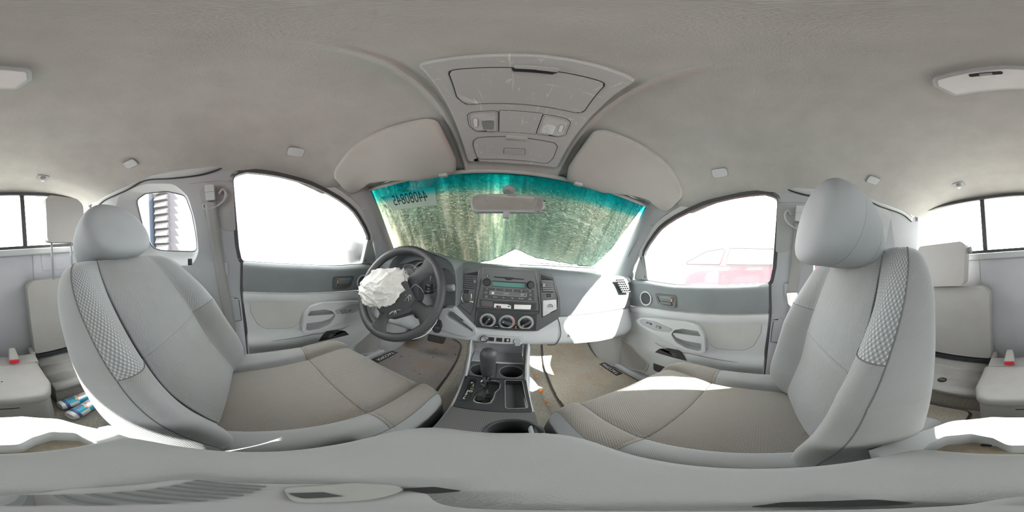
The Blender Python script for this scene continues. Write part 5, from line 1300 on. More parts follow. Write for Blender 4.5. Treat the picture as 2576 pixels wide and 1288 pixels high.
    full = ring+[(-u, t, v) for u, t, v in ring[-2:0:-1]]
    #       t     front  back   halfw  bolster
    stn = [(-.045, -.050, -.075, .200, .0), (-.040, -.012, -.105, .216, .020), (-.015, .004, -.125, .226, .040), (.05, .006, -.130, .236, .058), (.13, .004, -.130, .241, .064), (.22, .010, -.126, .244, .060), (.235, .0105, -.125, .244, .059), (.30, .008, -.120, .243, .050), (.38, .000, -.112, .236, .034), (.435, -.006, -.105, .222, .022), (.468, -.016, -.098, .200, .012), (.486, -.036, -.090, .172, .005), (.492, -.062, -.078, .15, .0)]
    rows = []
    for t, f, bk, hw, bo in stn:
        row = []
        hw = hw*top_w
        for u, ty, v in full:
            if ty == 'f': d = f+bo*v if v >= 0 else lerp(f, bk, .18)
            elif ty == 'm': d = lerp(f, bk, v)
            else: d = bk
            # the lower end curls in less at the sides, the shoulders drop
            tt = t-.030*max(0, abs(u)-.55)**2*(1 if t > .4 else 0)
            row.append(B+T*tt+Nf*d+np.array([u*hw, 0, 0]))
        rows.append(row)
    KU, KV = 4, 4
    G = catmull(np.array(rows), KV); G = np.array([catmull(r, KU, True) for r in G]); nv, nu = G.shape[:2]
    s1 = 3*KU+2; s2 = nu-s1; xr = 6*KV-2
    e1 = 7*KU; e2 = nu-e1                                 # outer bolster seams
    D = np.zeros((nv, nu)); 
    G0, n, _ = groove(G, [], [], 0)
    D[2*KV:, s1] = D[2*KV:, s2] = .005; D[xr, :s1] = .005; D[xr, s2:] = .005
    out = ((G-(B+T*.2-Nf*.06))*n).sum(2, keepdims=True); sg = np.where(out < 0, -1.0, 1.0)
    G = G0-n*sg*D[..., None]
    arc = np.array([st for st in np.interp(np.arange(nv)/KV, range(len(stn)), [q[0] for q in stn])])
    dU = np.linalg.norm(np.roll(G, -1, 1)-G, axis=2)[4*KV:9*KV].mean(0); cu_ = np.concatenate([[0], np.cumsum(dU)[:-1]])
    U = np.where(np.arange(nu) > nu/2, cu_-dU.sum(), cu_)
    uv = np.stack([np.repeat(U[None], nv, 0), np.repeat(arc[:, None], nu, 1)], -1)
    pb = pbk*KV//2                                                # bolsters are patterned above this row
    def mat(i, j):
        c = j if j < nu/2 else nu-1-j
        if c < s1: return 0
        if c < e1: return 1 if i >= pb else 2
        return 2
    mb = MB().grid(G, cu=True, mat=mat, uv=uv)
    mb.add(G[0], [tuple(range(nu))], 2); mb.add(G[-1], [tuple(range(nu))], 2)
    bk_ = mb.build('backrest', ['cloth_centre', 'cloth_bolster', 'cloth_plain'], root, sharp=80)
    def lift(P): return P+Nf*.0006
    for pts in (G[2*KV:-4, s1], G[2*KV:-4, s2], np.vstack([G[xr, s2:], G[xr, :s1+1]]), G[KV:-2, e1], G[KV:-2, e2], G[pb, s1:e1+1], G[pb, e2:s2+1]):
        MB().tube(lift(pts), .0010, 5).build('seam', 'seam_thread', bk_)
    # recliner cover at the inboard hinge
    xi = cx-sgn*.228
    mb = MB().lathe([(.055, -.012), (.058, .0), (.050, .010), (.0001, .012)], (xi, base[0]-.075, base[1]-.03), (-sgn, 0, 0), 32); mb.build('hinge_cover', 'pillar_grey', root)
    mb = MB().box((cx-.19, base[0]-.19, -.62), (cx+.19, base[0]-.05, base[1]-.02)); mb.build('back_mount', 'mid_grey', root, bevel=.02)
    # ---------------- headrest
    hy, hz, ht, hw, hh, hd = head
    ah = math.radians(ht); TH = np.array([0, -math.sin(ah), math.cos(ah)]); NH = np.array([0, math.cos(ah), math.sin(ah)]); HC = np.array([cx, hy, hz])
    # side profile (d forward, t up) scaled: rounded front, slanted back
    rows = []
    # (d forward, half width, bottom, top) : full front pad tapering to a narrower, lower back
    sts = [(1.02, .60, -.50, .30), (1.0, .80, -.76, .56), (.86, .95, -.94, .80), (.55, 1.0, -1.01, .98), (.20, .985, -1.0, 1.0), (.05, .975, -.99, .97), (.01, .97, -.985, .955), (-.30, .95, -.97, .70), (-.58, .92, -.96, .42), (-.64, .915, -.955, .36), (-.68, .905, -.95, .31), (-.90, .86, -.93, .04), (-1.03, .72, -.85, -.2), (-1.06, .45, -.72, -.42)]
    for d, w, b0_, t0_ in sts:
        row = []
        for q in np.linspace(0, 2*math.pi, 41)[:-1]:
            c_, s_ = math.cos(q), math.sin(q)
            ex = .74
            uu = math.copysign(abs(c_)**ex, c_)*w; vv_ = math.copysign(abs(s_)**ex, s_)
            mid = (b0_+t0_)/2; vv_ = mid+vv_*(t0_-b0_)/2
            uu *= 1-.36*max(0, vv_+.1)**1.5
            row.append(HC+np.array([uu*hw, 0, 0])+TH*vv_*hh+NH*(d*hd+.10*hd*(1-uu*uu)*(1 if d > 0 else 0)))
        rows.append(row)
    G = catmull(np.array(rows), 3)
    for r, dep in ((5*3+1, .003), (9*3+1, .003)):
        c_ = G[r].mean(0); G[r] = c_+(G[r]-c_)*(1-dep/.10)
    uv = np.stack([G[..., 0], G[..., 2]], -1)
    mb = MB().grid(G, cu=True, uv=uv); mb.add(G[0], [tuple(range(40))], 0, uv[0]); mb.add(G[-1], [tuple(range(40))], 0, uv[-1])
    hr = mb.build('headrest', 'cloth_headrest', root, sharp=80)
    for r in (5*3+1, 9*3+1):
        c_ = G[r].mean(0); MB().tube(c_+(G[r]-c_)*1.012, .0014, 5, True).build('seam', 'seam_thread', hr)
    for sx in (() if sgn > 0 else (-1, 1)):
        p0 = HC+np.array([sx*.06, 0, 0])-TH*hh*.93-NH*hd*.75; MB().tube([p0, p0-TH*.04], .0055, 8).build('headrest_post', 'mid_grey', root)
        MB().lathe([(.016, 0), (.015, .008), (.007, .009)], p0-TH*.026, TH, 20).build('post_guide', 'mid_grey', root)
    # seat tag on the outboard bolster
    p = B+T*.36-Nf*.04+np.array([sgn*.236*top_w, 0, 0])
    return root, (B, T, Nf)
ps, fp = make_seat(.345, 1, .352, (-.075, -.425), 15.9, .935, 'grey patterned cloth front passenger seat standing upright', (-.172, .098, 12, .132, .104, .068), 14)
ds, fd = make_seat(-.345, -1, .402, (-.065, -.425), 31.5, .99, 'grey patterned cloth driver seat with reclined backrest', (-.398, .042, 28, .130, .096, .066), 12)
# small cloth tag on the driver backrest
B_, T_, N_ = fd
mb = MB().box((-.600, -.235, -.075), (-.584, -.222, -.050)); mb.build('fabric_tag', 'label_black', ds, bevel=.001)
# red seat buckle between driver cushion and armrest
bu = thing('seat_buckle', 'red topped belt buckle squeezed beside the driver seat', 'buckle', (-.105, .10, -.42))
mb = MB().box((-.116, .072, -.47), (-.098, .128, -.392)); q = mb.build('housing', 'black_plastic', bu, bevel=.003)
mb = MB().box((-.1135, .076, -.3925), (-.1005, .124, -.3885)); mb.build('release_button', 'buckle_red', bu, bevel=.0015)

# ================================================================ REAR SEATS AND BOX
for s, lab in ((-1, 'folded grey jump seat back behind the driver seat'), (1, 'folded grey jump seat back behind the passenger seat')):
    t = thing('jump_seat', lab, 'seat', (s*.33, -.80, -.60))
    ol = rnd([(s*.150, -.165), (s*.19, -.140), (s*.52, -.140), (s*.54, -.17), (s*.53, -.555), (s*.165, -.560)], [.04, .03, .03, .03, .02, .02])
    mb = MB().slab(ol, lambda x, z, h: (x, -.845+h, z), 0, .072); mb.build('seat_back', 'rear_seat', t, bevel=.012, seg=3)
    mb = MB().box((min(s*.142, s*.165), -.83, -.618), (max(s*.142, s*.165), -.765, -.545)); mb.build('hinge_bracket', 'rear_plastic', t, bevel=.004)
    mb = MB().box((min(s*.166, s*.178), -.80, -.61), (max(s*.166, s*.178), -.77, -.56)); mb.build('hinge_hook', 'joint_dark', t, bevel=.002)
    mb = MB().box((min(s*.17, s*.60), -.80, -.598), (max(s*.17, s*.60), -.775, -.572)); mb.build('seat_pan_edge', 'joint_dark', t, bevel=.004)
hs = thing('rear_headrest', 'low grey rear headrest behind the passenger seat', 'headrest', (.37, -.76, -.02))
mb = MB().slab(rnd([(.262, -.125), (.240, .070), (.262, .088), (.50, .086), (.515, .06), (.475, -.135)], [.03, .02, .02, .03, .03, .04]), lambda x, z, h: (x, -.80+h, z), 0, .07); mb.build('pad', 'rear_seat', hs, bevel=.016, seg=4)
mb = MB().lathe([(.018, 0), (.020, .012), (.014, .016), (.0001, .016)], (.236, -.765, .045), (-1, 0, 0), 20); mb.build('pivot_cap', 'mid_grey', hs)
hs = thing('rear_headrest', 'raised grey rear headrest against the rear window behind the driver', 'headrest', (-.36, -.76, .16))
mb = MB().slab(rnd([(-.258, .048), (-.262, .270), (-.285, .290), (-.435, .282), (-.470, .25), (-.47, .09), (-.42, .043)], [.03, .02, .03, .04, .04, .04, .04]), lambda x, z, h: (x, -.80+h, z), 0, .06); mb.build('pad', 'rear_seat', hs, bevel=.016, seg=4)
for x in (-.29, -.40):
    mb = MB().tube([(x, -.775, .06), (x, -.775, -.14)], .006, 8); mb.build('post', 'mid_grey', hs)
# storage box
bx = thing('storage_box', 'scratched grey storage box between the folded jump seats', 'storage box', (.005, -.53, -.755))
def BO(k, dy=0): return rnd([(-.150*k+.005, -.66), (-.152*k+.005, -.50), (-.125*k+.005, -.425), (.140*k+.005, -.425), (.165*k+.005, -.50), (.165*k+.005, -.66)], [.02, .04, .06, .06, .04, .02], 6)
lid_rows = [[(x*k+.008*(1-k), -.53+(y+.53)*k, z) for x, y in BO(1)] for k, z in ((.97, -.566), (1.0, -.558), (1.0, -.540), (.985, -.528), (.95, -.521), (.85, -.518), (.4, -.517), (.02, -.517))]
mb = MB().grid(lid_rows, cu=True); mb.build('lid', 'rear_plastic', bx, sharp=60)
mb = MB().grid([[(x*k, -.53+(y+.53)*k, z) for x, y in BO(1)] for k, z in ((.95, -.560), (.95, -.60), (.98, -.752))], cu=True); q = mb.build('body', 'rear_plastic', bx, sharp=60)
mb = MB().slab(rnd(rect(-.05, -.598, .065, -.578), .006), lambda x, z, h: (x, -.437+h, z), 0, .008); w = mb.build('latch_recess', 'rear_plastic', bx, bevel=.003)
mb = MB().slab(rect(-.03, -.589, .045, -.584), lambda x, z, h: (x, -.428+h, z), 0, .001); mb.build('latch_slot', 'joint_dark', w)
mb = MB().box((-.152, -.735, -.56), (.158, -.662, -.524)); mb.build('rear_ledge', 'rear_plastic', bx, bevel=.006)
for x, lab in ((-.050, 'red button belt buckle behind the storage box, driver side'), (.068, 'red button belt buckle behind the storage box, passenger side')):
    t = thing('belt_buckle', lab, 'buckle', (x, -.67, -.50), 'belt buckles behind the storage box')
    mb = MB().hexa([(x-.024, -.662, -.522), (x+.024, -.662, -.522), (x+.020, -.735, -.522), (x-.020, -.735, -.522), (x-.022, -.656, -.488), (x+.022, -.656, -.488), (x+.014, -.735, -.470), (x-.014, -.735, -.470)]); mb.build('housing', 'rear_plastic', t, bevel=.005, seg=3)
    mb = MB().slab(rnd(rect(x-.0195, -.514, x+.0195, -.494), .003), lambda a, b, h: (a, -.659+h+(b+.5)*.17, b), 0, .005); mb.build('release_button', 'buckle_red', t, bevel=.0015)
mb = MB().lathe([(.020, 0), (.020, .003), (.016, .005), (.0001, .005)], (.345, -.605, -.624), (0, 0, 1), 24); q = mb.build('shelf_bolt', 'joint_dark', loc=(.345, -.605, -.62)); tag(q, 'dark tie down bolt set in the rear shelf', 'bolt')
mb = MB().tube([(.333, -.607, -.617), (.357, -.603, -.617)], .0035, 6); mb.build('bolt_pin', 'dull_metal', q)
# cans
for k, (p0, p1, lab, c) in enumerate((((-.165, -.500, -.728), (-.315, -.520, -.728), 'blue and silver drink can nearest the rear shelf on the floor', 0), ((-.165, -.425, -.728), (-.300, -.470, -.728), 'red lettered blue drink can nearest the console on the floor', 1))):
    p0 = np.array(p0); p1 = np.array(p1); ax = (p1-p0)/np.linalg.norm(p1-p0); L_ = .134
    t = thing('drink_can', lab, 'can', p0+ax*L_/2-np.array([0, 0, .027]), 'crushed drink cans behind the driver seat')
    u_, w_, a_ = frame_of(ax)
    prof_ = [(.0001, .004), (.019, .004), (.022, .001), (.0235, .003), (.026, .012), (.0265, .016), (.0265, .122), (.024, .129), (.022, .133), (.0205, .131), (.019, .129), (.0001, .129)]
    n_ = 32; V = []; F = []; M = []
    for r, h in prof_:
        for j in range(n_): V.append(p0+a_*h+r*(u_*math.cos(2*math.pi*j/n_)+w_*math.sin(2*math.pi*j/n_)))
    # extra rings on the body for the coloured quarters
    MB().lathe(prof_[:6], p0, ax, n_, 0, caps=(True, False)).build('can_base', 'can_silver', t, sharp=40); MB().lathe(prof_[6:], p0, ax, n_, 0, caps=(False, True)).build('can_top', 'can_silver', t, sharp=40)
    hs_ = np.linspace(.016, .122, 9); V = []; F = []; M = []
    for h in hs_:
        for j in range(n_): V.append(p0+a_*h+.0265*(u_*math.cos(2*math.pi*j/n_)+w_*math.sin(2*math.pi*j/n_)))
    for i in range(8):
        for j in range(n_):
            F.append((i*n_+j, i*n_+(j+1) % n_, (i+1)*n_+(j+1) % n_, (i+1)*n_+j))
            qd = ((j+4)//8) % 4; M.append((0 if (qd+(i >= 4)) % 2 == 0 else 1) if qd % 2 == 0 or True else 0)
            if i in (0,): M[-1] = 2
    mb = MB().add(V, F, M); wr = mb.build('can_wrap', ['can_silver', 'can_blue', 'can_navy'], t)
    mb = MB()
    def CM(a, b): 
        th = math.atan2((np.array([0.3, -.2, .9])@w_), (np.array([.3, -.2, .9])@u_))+b/.0265
        return p0+a_*(.07+a)+.0268*(u_*math.cos(th)+w_*math.sin(th))
    letters(mb, 'Red Bull', CM, .022, spacing=.9); mb.build('lettering', 'can_red', wr)
    mb = MB(); mb.add([CM(.006*math.cos(q)-.002, .006*math.sin(q)+.016) for q in np.linspace(0, 6.28, 13)[:-1]], [tuple(range(12))]); mb.build('sun_mark', 'can_yellow', wr)

# ================================================================ BELTS
def web(pts, w_dir, w, th=.0012):
    P3 = catmull(pts, 5); W = np.array(w_dir, float); W /= np.linalg.norm(W)
    return MB().grid([[p-W*w/2, p-W*w*.18, p+W*w*.18, p+W*w/2] for p in P3])
for s, lab in ((-1, 'grey driver seat belt hanging on the left pillar'), (1, 'grey passenger seat belt hanging on the right pillar')):
    def BW(y, z, h, s=s): return (s*(xw(z)-h), y, z)
    t = thing('seat_belt', lab, 'seat belt', BW(-.13, .0, .02))
    gd = rnd([(-.105, .262), (-.185, .258), (-.198, .19), (-.188, .11), (-.150, .06), (-.115, .06), (-.085, .12), (-.082, .24)], .02)
    mb = MB().slab(rnd([(-.062, .255), (-.172, .250), (-.195, .225), (-.180, .10), (-.165, .10), (-.10, .06), (-.058, .06)], .012), BW, .003, .008); g = mb.build('guide_plate', 'belt_recess', t, bevel=.002)
    mb = MB().slab(rnd(rect(-.166, .180, -.130, .240), .006), BW, .006, .034); c_ = mb.build('anchor_cover', 'grey_trim', t, bevel=.005, seg=3)
    mb = MB().tube([BW(-.166, .212, .0345), BW(-.130, .212, .0345)], .0008, 5); mb.build('cover_gap', 'mid_grey', c_)
    lp = catmull([(-.176, .172), (-.182, .160), (-.170, .150), (-.128, .158), (-.100, .178), (-.090, .205), (-.100, .222), (-.115, .205)], 5)
    mb = MB().tube([BW(a, b, .022) for a, b in lp], .0045, 8); mb.build('anchor_loop', 'pillar_grey', t)
    if s < 0:
        mb = web([BW(-.150, .175, .026), BW(-.149, .10, .024), BW(-.140, -.05, .020), BW(-.118, -.20, .018), BW(-.100, -.30, .018), (s*.700, -.085, -.40), (s*.66, -.08, -.55)], (0, 1, .06), .046)
    else:
        mb = web([BW(-.150, .175, .026), BW(-.149, .10, .024), BW(-.142, -.05, .022), BW(-.135, -.12, .022), (s*.70, -.14, -.20), (s*.66, -.12, -.50)], (0, 1, .04), .046)
    wb_ = mb.build('webbing', 'belt_web', t, solid=.0015)
    mb = MB().slab(rnd(rect(-.172, -.135, -.098, -.075), .006), BW, .008, .016); mb.build('belt_stop', 'pillar_grey', t, bevel=.003)
    if s > 0:
        mb = MB().slab(rnd([(-.155, -.115), (-.105, -.115), (-.112, -.165), (-.125, -.18), (-.145, -.175)], .006), BW, .026, .030); mb.build('belt_tongue', 'chrome', t, bevel=.001)
t = thing('seat_belt', 'rear passenger belt coming out of a slot beside the rear window', 'seat belt', (.66, -.80, .06))
def BW(y, z, h): return (xw(z)-h, y, z)
mb = MB().tube(catmull([BW(-.755, .205, .006), BW(-.768, .178, .006), BW(-.79, .162, .006), BW(-.835, .160, .006)], 4), .007, 8); mb.build('slot_guide', 'charcoal_face', t)
mb = web([BW(-.805, .162, .008), BW(-.80, .05, .016), BW(-.79, -.10, .018), BW(-.785, -.3, .02)], (0, 1, 0), .042); mb.build('webbing', 'belt_web', t, solid=.0015)

# ================================================================ OVERHEAD
def CZ(x, y): return ceil_z(x, y)
oc = thing('overhead_console', 'scuffed grey overhead console with map lamps and compartments', 'overhead console', (0, .38, .42))
OB = rnd([(-.125, .156), (0, .149), (.135, .157), (.148, .285), (.152, .534), (0, .541), (-.152, .532), (-.138, .275)], [.010, 0, .010, 0, .016, 0, .016, 0])
yk = [.10, .14, .20, .30, .40, .50, .58, .62]; zk = [.447, .443, .436, .424, .401, .371, .343, .328]
def OH(x, y, h): return (x, y, ipl(y, yk, zk)-h)
def dense_slab(name, poly, h0, h1, matn, parent, holes=(), bevel=.0):
    from mathutils.geometry import delaunay_2d_cdt
    pl_ = resamp(poly, max(40, int(sum(math.dist(a, b) for a, b in zip(poly, poly[1:]+poly[:1]))/.012)))
    pts = [Vector(p) for p in pl_]; nb = len(pts); cons = [list(range(nb))]
    def ins(q, x, y):
        c = False
        for a, b in zip(q, q[1:]+q[:1]):
            if (a[1] > y) != (b[1] > y) and x < (b[0]-a[0])*(y-a[1])/(b[1]-a[1])+a[0]: c = not c
        return c
    xs_ = [p[0] for p in poly]; ys_ = [p[1] for p in poly]
    for y in yk:
        for x in np.linspace(min(xs_), max(xs_), 9):
            if ins(poly, x, y): pts.append(Vector((x, y)))
    r_ = delaunay_2d_cdt(pts, [], cons, 1, 1e-5)
    mb = MB().add([OH(v.x, v.y, h1) for v in r_[0]], [tuple(q) for q in r_[2]])
    n = nb; V = [OH(p[0], p[1], h1) for p in pl_]+[OH(p[0], p[1], h0) for p in pl_]
    mb.add(V, [(k, (k+1) % n, n+(k+1) % n, n+k) for k in range(n)])
    return mb.build(name, matn, parent, bevel=bevel, seg=2, sharp=30)
hou = dense_slab('housing', OB, -.02, .014, 'scuffed_grey', oc, bevel=.006)
gl_ = rnd([(-.097, .186), (.107, .190), (.124, .292), (.112, .301), (-.102, .300), (-.111, .272)], [.012, .014, .014, .008, .012, .02])
dr = dense_slab('compartment_door', gl_, .012, .0160, 'scuffed_grey', oc, bevel=.001)
MB().tube([OH(a, b, .0148) for a, b in resamp(off(gl_, .0010), 80)], .0011, 5, True).build('door_gap', 'joint_dark', dr)
MB().slab(rnd([(-.022, .186), (.036, .187), (.030, .197), (-.019, .197)], .003), OH, .0155, .0170).build('latch_recess', 'joint_dark', dr)
MB().slab(rnd([(-.019, .179), (.033, .177), (.034, .187), (-.018, .186)], .004), OH, .012, .022).build('latch', 'scuffed_grey', dr, bevel=.003)
bp_ = rnd([(-.039, .326), (.049, .326), (.049, .404), (-.042, .405)], .002)
MB().slab(bp_, OH, .013, .0150).build('blank_panel', 'scuffed_grey', oc, bevel=.0006)
MB().tube([OH(a, b, .0146) for a, b in off(bp_, .0006)], .0006, 5, True).build('panel_gap', 'joint_dark', oc)
for s, sh, sw_, rf in ((-1, [(-.043, .327), (-.096, .329), (-.107, .336), (-.112, .376), (-.100, .400), (-.045, .405)], [(-.098, .351), (-.088, .352), (-.093, .381), (-.101, .380)], [(-.082, .360), (-.052, .358), (-.054, .394), (-.080, .396)]),
                       (1, [(.051, .327), (.103, .329), (.115, .338), (.122, .385), (.109, .399), (.051, .403)], [(.096, .353), (.105, .351), (.109, .375), (.099, .378)], [(.058, .360), (.089, .360), (.091, .392), (.061, .396)])):
    sh = rnd(sh, .008); sw_ = rnd(sw_, .003)
    lm = MB().slab(sh, OH, .012, .0158).build('map_lamp', 'lens_clear', oc, bevel=.0012)
    MB().tube([OH(a, b, .0152) for a, b in off(sh, .0006)], .0008, 5, True).build('lamp_gap', 'joint_dark', lm)
    MB().tube([OH(a, b, .0162) for a, b in off(sh, -.0035)], .0006, 5, True).build('lens_step', 'mid_grey', lm)
    q = MB().slab(sw_, OH, .0155, .0185).build('lamp_switch', 'lens_frost', lm, bevel=.0012)
    MB().tube([OH(a, b, .0165) for a, b in off(sw_, .0008)], .0006, 5, True).build('switch_gap', 'mid_grey', q)
    MB().slab(rnd(rf, .006), OH, .0155, .0166).build('lamp_reflector', 'chrome_soft', lm, bevel=.0008)
g2 = rnd([(-.112, .436), (-.099, .425), (-.024, .422), (.032, .423), (.106, .425), (.119, .437), (.123, .489), (.112, .519), (-.104, .519), (-.115, .510), (-.118, .456)], [.008, .01, 0, 0, .01, .012, .02, .014, .008, .008, .02])
dr = dense_slab('glasses_door', g2, .012, .0160, 'scuffed_grey', oc, bevel=.001)
MB().tube([OH(a, b, .0156) for a, b in resamp(g2, 90)], .0010, 5, True, up=(0, 0, 1)).build('door_gap', 'joint_dark', dr)
MB().slab(rnd([(-.026, .418), (.032, .419), (.032, .427), (-.024, .427)], .003), OH, .012, .020).build('latch', 'scuffed_grey', dr, bevel=.002)
mg = rnd([(-.029, .470), (.031, .467), (.034, .491), (-.029, .494)], .004)
MB().slab(mg, OH, .0155, .0176).build('microphone_grille', 'scuffed_grey', dr, bevel=.0008)
for k in range(5):
    yv = .474+k*.004; MB().tube([OH(-.024, yv, .0176), OH(.027, yv-.002, .0176)], .0004, 4).build('grille_rib', 'mid_grey', dr)
MB().tube([OH(a, b, .0160) for a, b in off(mg, .0008)], .0007, 5, True).build('grille_gap', 'joint_dark', dr)

# ---- sun visors
def visor(s, lab):
    q = [(.185, .350), (.215, .338), (.34, .318), (.46, .300), (.555, .303), (.575, .315), (.622, .430), (.612, .452), (.585, .462), (.565, .462), (.555, .452), (.36, .568), (.25, .578), (.200, .565), (.180, .50)]
    q = rnd(q, [.03, .0, 0, 0, .015, .015, .015, .015, .008, .006, .006, .02, .02, .03, .03])
    t = thing('sun_visor', lab, 'sun visor', (s*.40, .44, .36))
    ol = resamp([(s*a, b) for a, b in q], 120)
    c0 = np.mean(ol, 0)
    def vz(x, y):
        z_ = ceil_z(x, min(y, .56)); yb = .602-.077*(x/.605)**2
        zf = .295+.045*(1-(abs(x)/.6)**2)
        k = max(0, min(1, (y-.34)/.22)); return min(lerp(z_, zf, k), z_)-.006
    rows = []
    rg = random.Random(5)
    for k, h in ((1, .0), (1.0, .008), (.985, .014), (.95, .0165), (.85, .0175), (.65, .018), (.4, .018), (.15, .018), (.01, .018)):
        row = []
        for x, y in ol:
            xx, yy = c0+(np.array([x, y])-c0)*k
            wr = 0
            for (ax_, ay_, dx_, dy_) in ((.245, .548, .9, -.5), (.245, .548, .7, -.9), (.245, .548, .3, -1), (.57, .45, -.7, -.6), (.57, .45, -.3, -.9)):
                vx, vy = s*xx-ax_, yy-ay_; r_ = math.hypot(vx, vy); 
                if r_ > 1e-4:
                    n_ = math.hypot(dx_, dy_); cr = abs(vx*dy_-vy*dx_)/n_; dt = (vx*dx_+vy*dy_)/n_
                    if dt > 0: wr += .0022*math.exp(-(cr/.006)**2)*math.exp(-r_/.06)
            row.append((xx, yy, vz(xx, yy)-h+wr*(k < .97)))
        rows.append(row)
    MB().grid(rows, cu=True).build('panel', 'visor_vinyl', t, sharp=60)
    cxv, cyv = s*.243, .552
    zz = vz(cxv, cyv)
    MB().box((cxv-.016, cyv-.008, zz-.028), (cxv+.016, cyv+.010, zz-.014)).build('clip', 'pillar_grey', t, bevel=.003)
    MB().tube([(cxv-.020, cyv+.010, zz-.010), (cxv-.016, cyv-.002, zz-.024), (cxv+.016, cyv-.002, zz-.024), (cxv+.020, cyv+.010, zz-.010)], .0035, 8).build('clip_hook', 'mid_grey', t)
    return t
visor(-1, 'grey vinyl sun visor above the steering wheel'); visor(1, 'grey vinyl sun visor above the passenger side')

# ---- grab handle caps, coat hooks
caps = [(-1, .146, 'oval cap in the headliner above the driver window'), (1, .146, 'oval cap in the headliner above the passenger window'), (-1, -.425, 'oval cap in the headliner above the left rear side window'), (1, -.425, 'oval cap in the headliner above the right rear side window')]
for s, y, lab in caps:
    x = s*(.532 if y > 0 else .50); z_ = ceil_z(x, y)
    e = .01; nx_ = -(ceil_z(x+e, y)-ceil_z(x-e, y))/(2*e); ny_ = -(ceil_z(x, y+e)-ceil_z(x, y-e))/(2*e)
    n3 = -np.array([nx_, ny_, 1.0]); n3 /= np.linalg.norm(n3); a1 = np.array([0, 1, 0])-n3*n3[1]; a1 /= np.linalg.norm(a1); a2 = np.cross(n3, a1); o_ = np.array([x, y, z_])
    t = thing('handle_cap', lab, 'cap', o_, 'oval caps along the headliner edge')
    MB().slab(rnd(rect(-.027, -.018, .027, .018), .012), lambda a, b, h: o_+a1*a+a2*b+n3*h, -.004, .007).build('cap_plate', 'grey_trim', t, bevel=.003, seg=3)
    MB().tube([o_+a1*a+a2*b+n3*.002 for a, b in rnd(rect(-.0285, -.0195, .0285, .0195), .013)], .0018, 6, True).build('cap_gap', 'mid_grey', t)
for s, lab in ((-1, 'small coat hook in the headliner above the left rear headrest'), (1, 'small coat hook in the headliner above the right rear headrest')):
    x, y = s*.26, -.752; z_ = ceil_z(x, y)
    t = thing('coat_hook', lab, 'hook', (x, y, z_), 'coat hooks above the rear window')
    MB().slab(rnd(rect(x-.030, y-.022, x+.030, y+.022), .014), lambda a, b, h: (a, b, ceil_z(a, b)-h), -.003, .0025).build('recess_plate', 'mid_grey', t, bevel=.001)
    MB().lathe([(.012, 0), (.013, .010), (.010, .016), (.0001, .017)], (x, y-.004, z_-.001), (0, .35, -1), 20).build('hook_knob', 'grey_trim', t, sharp=60)
# ---- rear dome lamp
dl = thing('dome_lamp', 'frosted dome lamp in the headliner behind the front seats', 'lamp', (.005, -.235, .455))
ol = rnd([(-.078, -.202), (-.01, -.192), (.088, -.200), (.098, -.225), (.082, -.272), (-.068, -.272), (-.086, -.235)], [.015, 0, .015, .012, .012, .012, .012])
def DO(x, y, h): return (x, y, .4555+(y+.2)*.06-h)
MB().slab(ol, DO, -.004, .007).build('lamp_frame', 'grey_trim', dl, bevel=.002)
le = MB().slab(off(ol, -.008), DO, .004, .011).build('lens', 'lens_frost', dl, bevel=.003)
MB().slab(rnd(rect(-.010, -.216, .036, -.206), .004), DO, .0105, .0115).build('switch_slot', 'joint_dark', le)
MB().slab(rnd(rect(.004, -.214, .022, -.208), .002), DO, .0115, .015).build('switch_slider', 'mid_grey', le, bevel=.001)
mb = MB(); 
for t_, x_ in (('ON', .030), ('DOOR', .014), ('OFF', -.002)): letters(mb, t_, lambda a, b: DO(x_-a, -.221-b*-1, .0113), .0042)
mb.build('lettering', 'white_print', le)

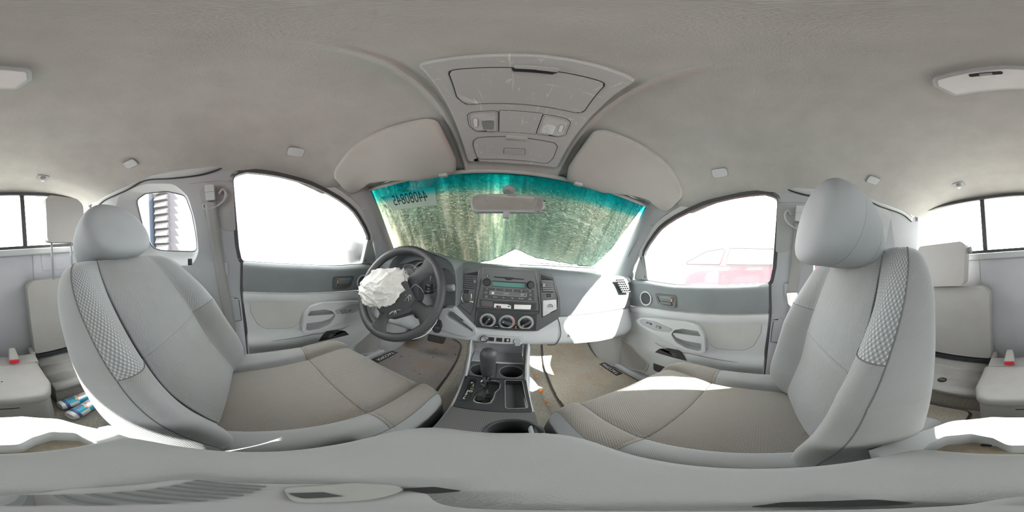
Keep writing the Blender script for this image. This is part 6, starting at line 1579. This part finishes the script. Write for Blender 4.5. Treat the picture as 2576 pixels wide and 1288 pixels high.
# ---- rear view mirror
rv = thing('rear_view_mirror', 'interior rear view mirror hanging from the windscreen centre', 'mirror', (-.007, .53, .17))
MO = rnd([(-.121, .188), (-.10, .199), (.0, .2035), (.09, .204), (.108, .196), (.112, .170), (.104, .148), (.0, .139), (-.10, .135), (-.115, .142), (-.122, .165)], [.012, 0, 0, 0, .01, 0, .012, 0, 0, .01, 0])
def RM(x, z, h): return (x, .505-h+.28*(z-.17)*-1*-.0+.12*(z-.17), z)
MB().slab(MO, RM, -.026, .004, back=True).build('shell', 'pillar_grey', rv, bevel=.005, seg=3)
MB().slab(off(MO, -.006), RM, .003, .0052).build('mirror_glass', 'mirror_face', rv)
MB().tube([RM(a, b, .0042) for a, b in off(MO, -.005)], .0018, 6, True).build('glass_rim', 'mid_grey', rv)
p_ = WS(-.01, .135, -.002)
MB().tube([(-.006, .535, .185), (-.007, .575, .225), (-.008, p_[1]-.01, p_[2]-.012)], [.010, .009, .012], 10).build('stem', 'mid_grey', rv)
MB().lathe([(.026, 0), (.025, .006), (.014, .014), (.0001, .015)], p_, (0, -.63, -.77), 24).build('mount_disc', 'mid_grey', rv)
MB().box((-.017, .497, .118), (.003, .510, .141)).build('anti_glare_lever', 'mid_grey', rv, bevel=.003)

# ---- small camera foot left lying on the armrest
tp = thing('camera_foot', 'ribbed grey camera foot standing on the armrest lid', 'camera mount', (0, 0, -.27))
def TP(x, y, h): return (x, y, -.269+h)
MB().slab(rnd([(-.034, -.022), (-.024, .020), (-.012, .036), (.004, .026), (.022, -.004), (.020, -.024), (.0, -.034)], .012), TP, 0, .006).build('foot_body', 'tripod_grey', tp, bevel=.002, seg=3)
for k in range(9):
    t_ = k/8; a = np.array([lerp(-.031, .012, t_), lerp(-.017, -.027, t_)]); b = np.array([lerp(-.023, .016, t_), lerp(.004, -.010, t_)])
    MB().tube([TP(a[0], a[1], .0066), TP(b[0], b[1], .0066)], .0011, 5).build('rib', 'charcoal_face', tp)
pp = MB().slab(rnd([(-.021, .008), (-.021, .028), (-.010, .034), (-.004, .030), (.003, .012), (.004, .004)], .005), TP, .006, .0075).build('pale_plate', 'tripod_pale', tp, bevel=.001)
MB().slab(rnd([(-.012, .007), (-.0115, .014), (-.004, .014), (-.003, .007)], .001), TP, .0075, .0080).build('badge', 'label_black', pp)
MB().slab(rnd([(-.006, .030), (.004, .026), (.009, .033), (.0, .037)], .002), TP, .001, .008).build('latch', 'gloss_black', tp, bevel=.001)
MB().slab(rnd([(.024, .002), (.034, -.002), (.034, -.014), (.026, -.012)], .003), TP, 0, .006).build('side_clip', 'gloss_black', tp, bevel=.001)
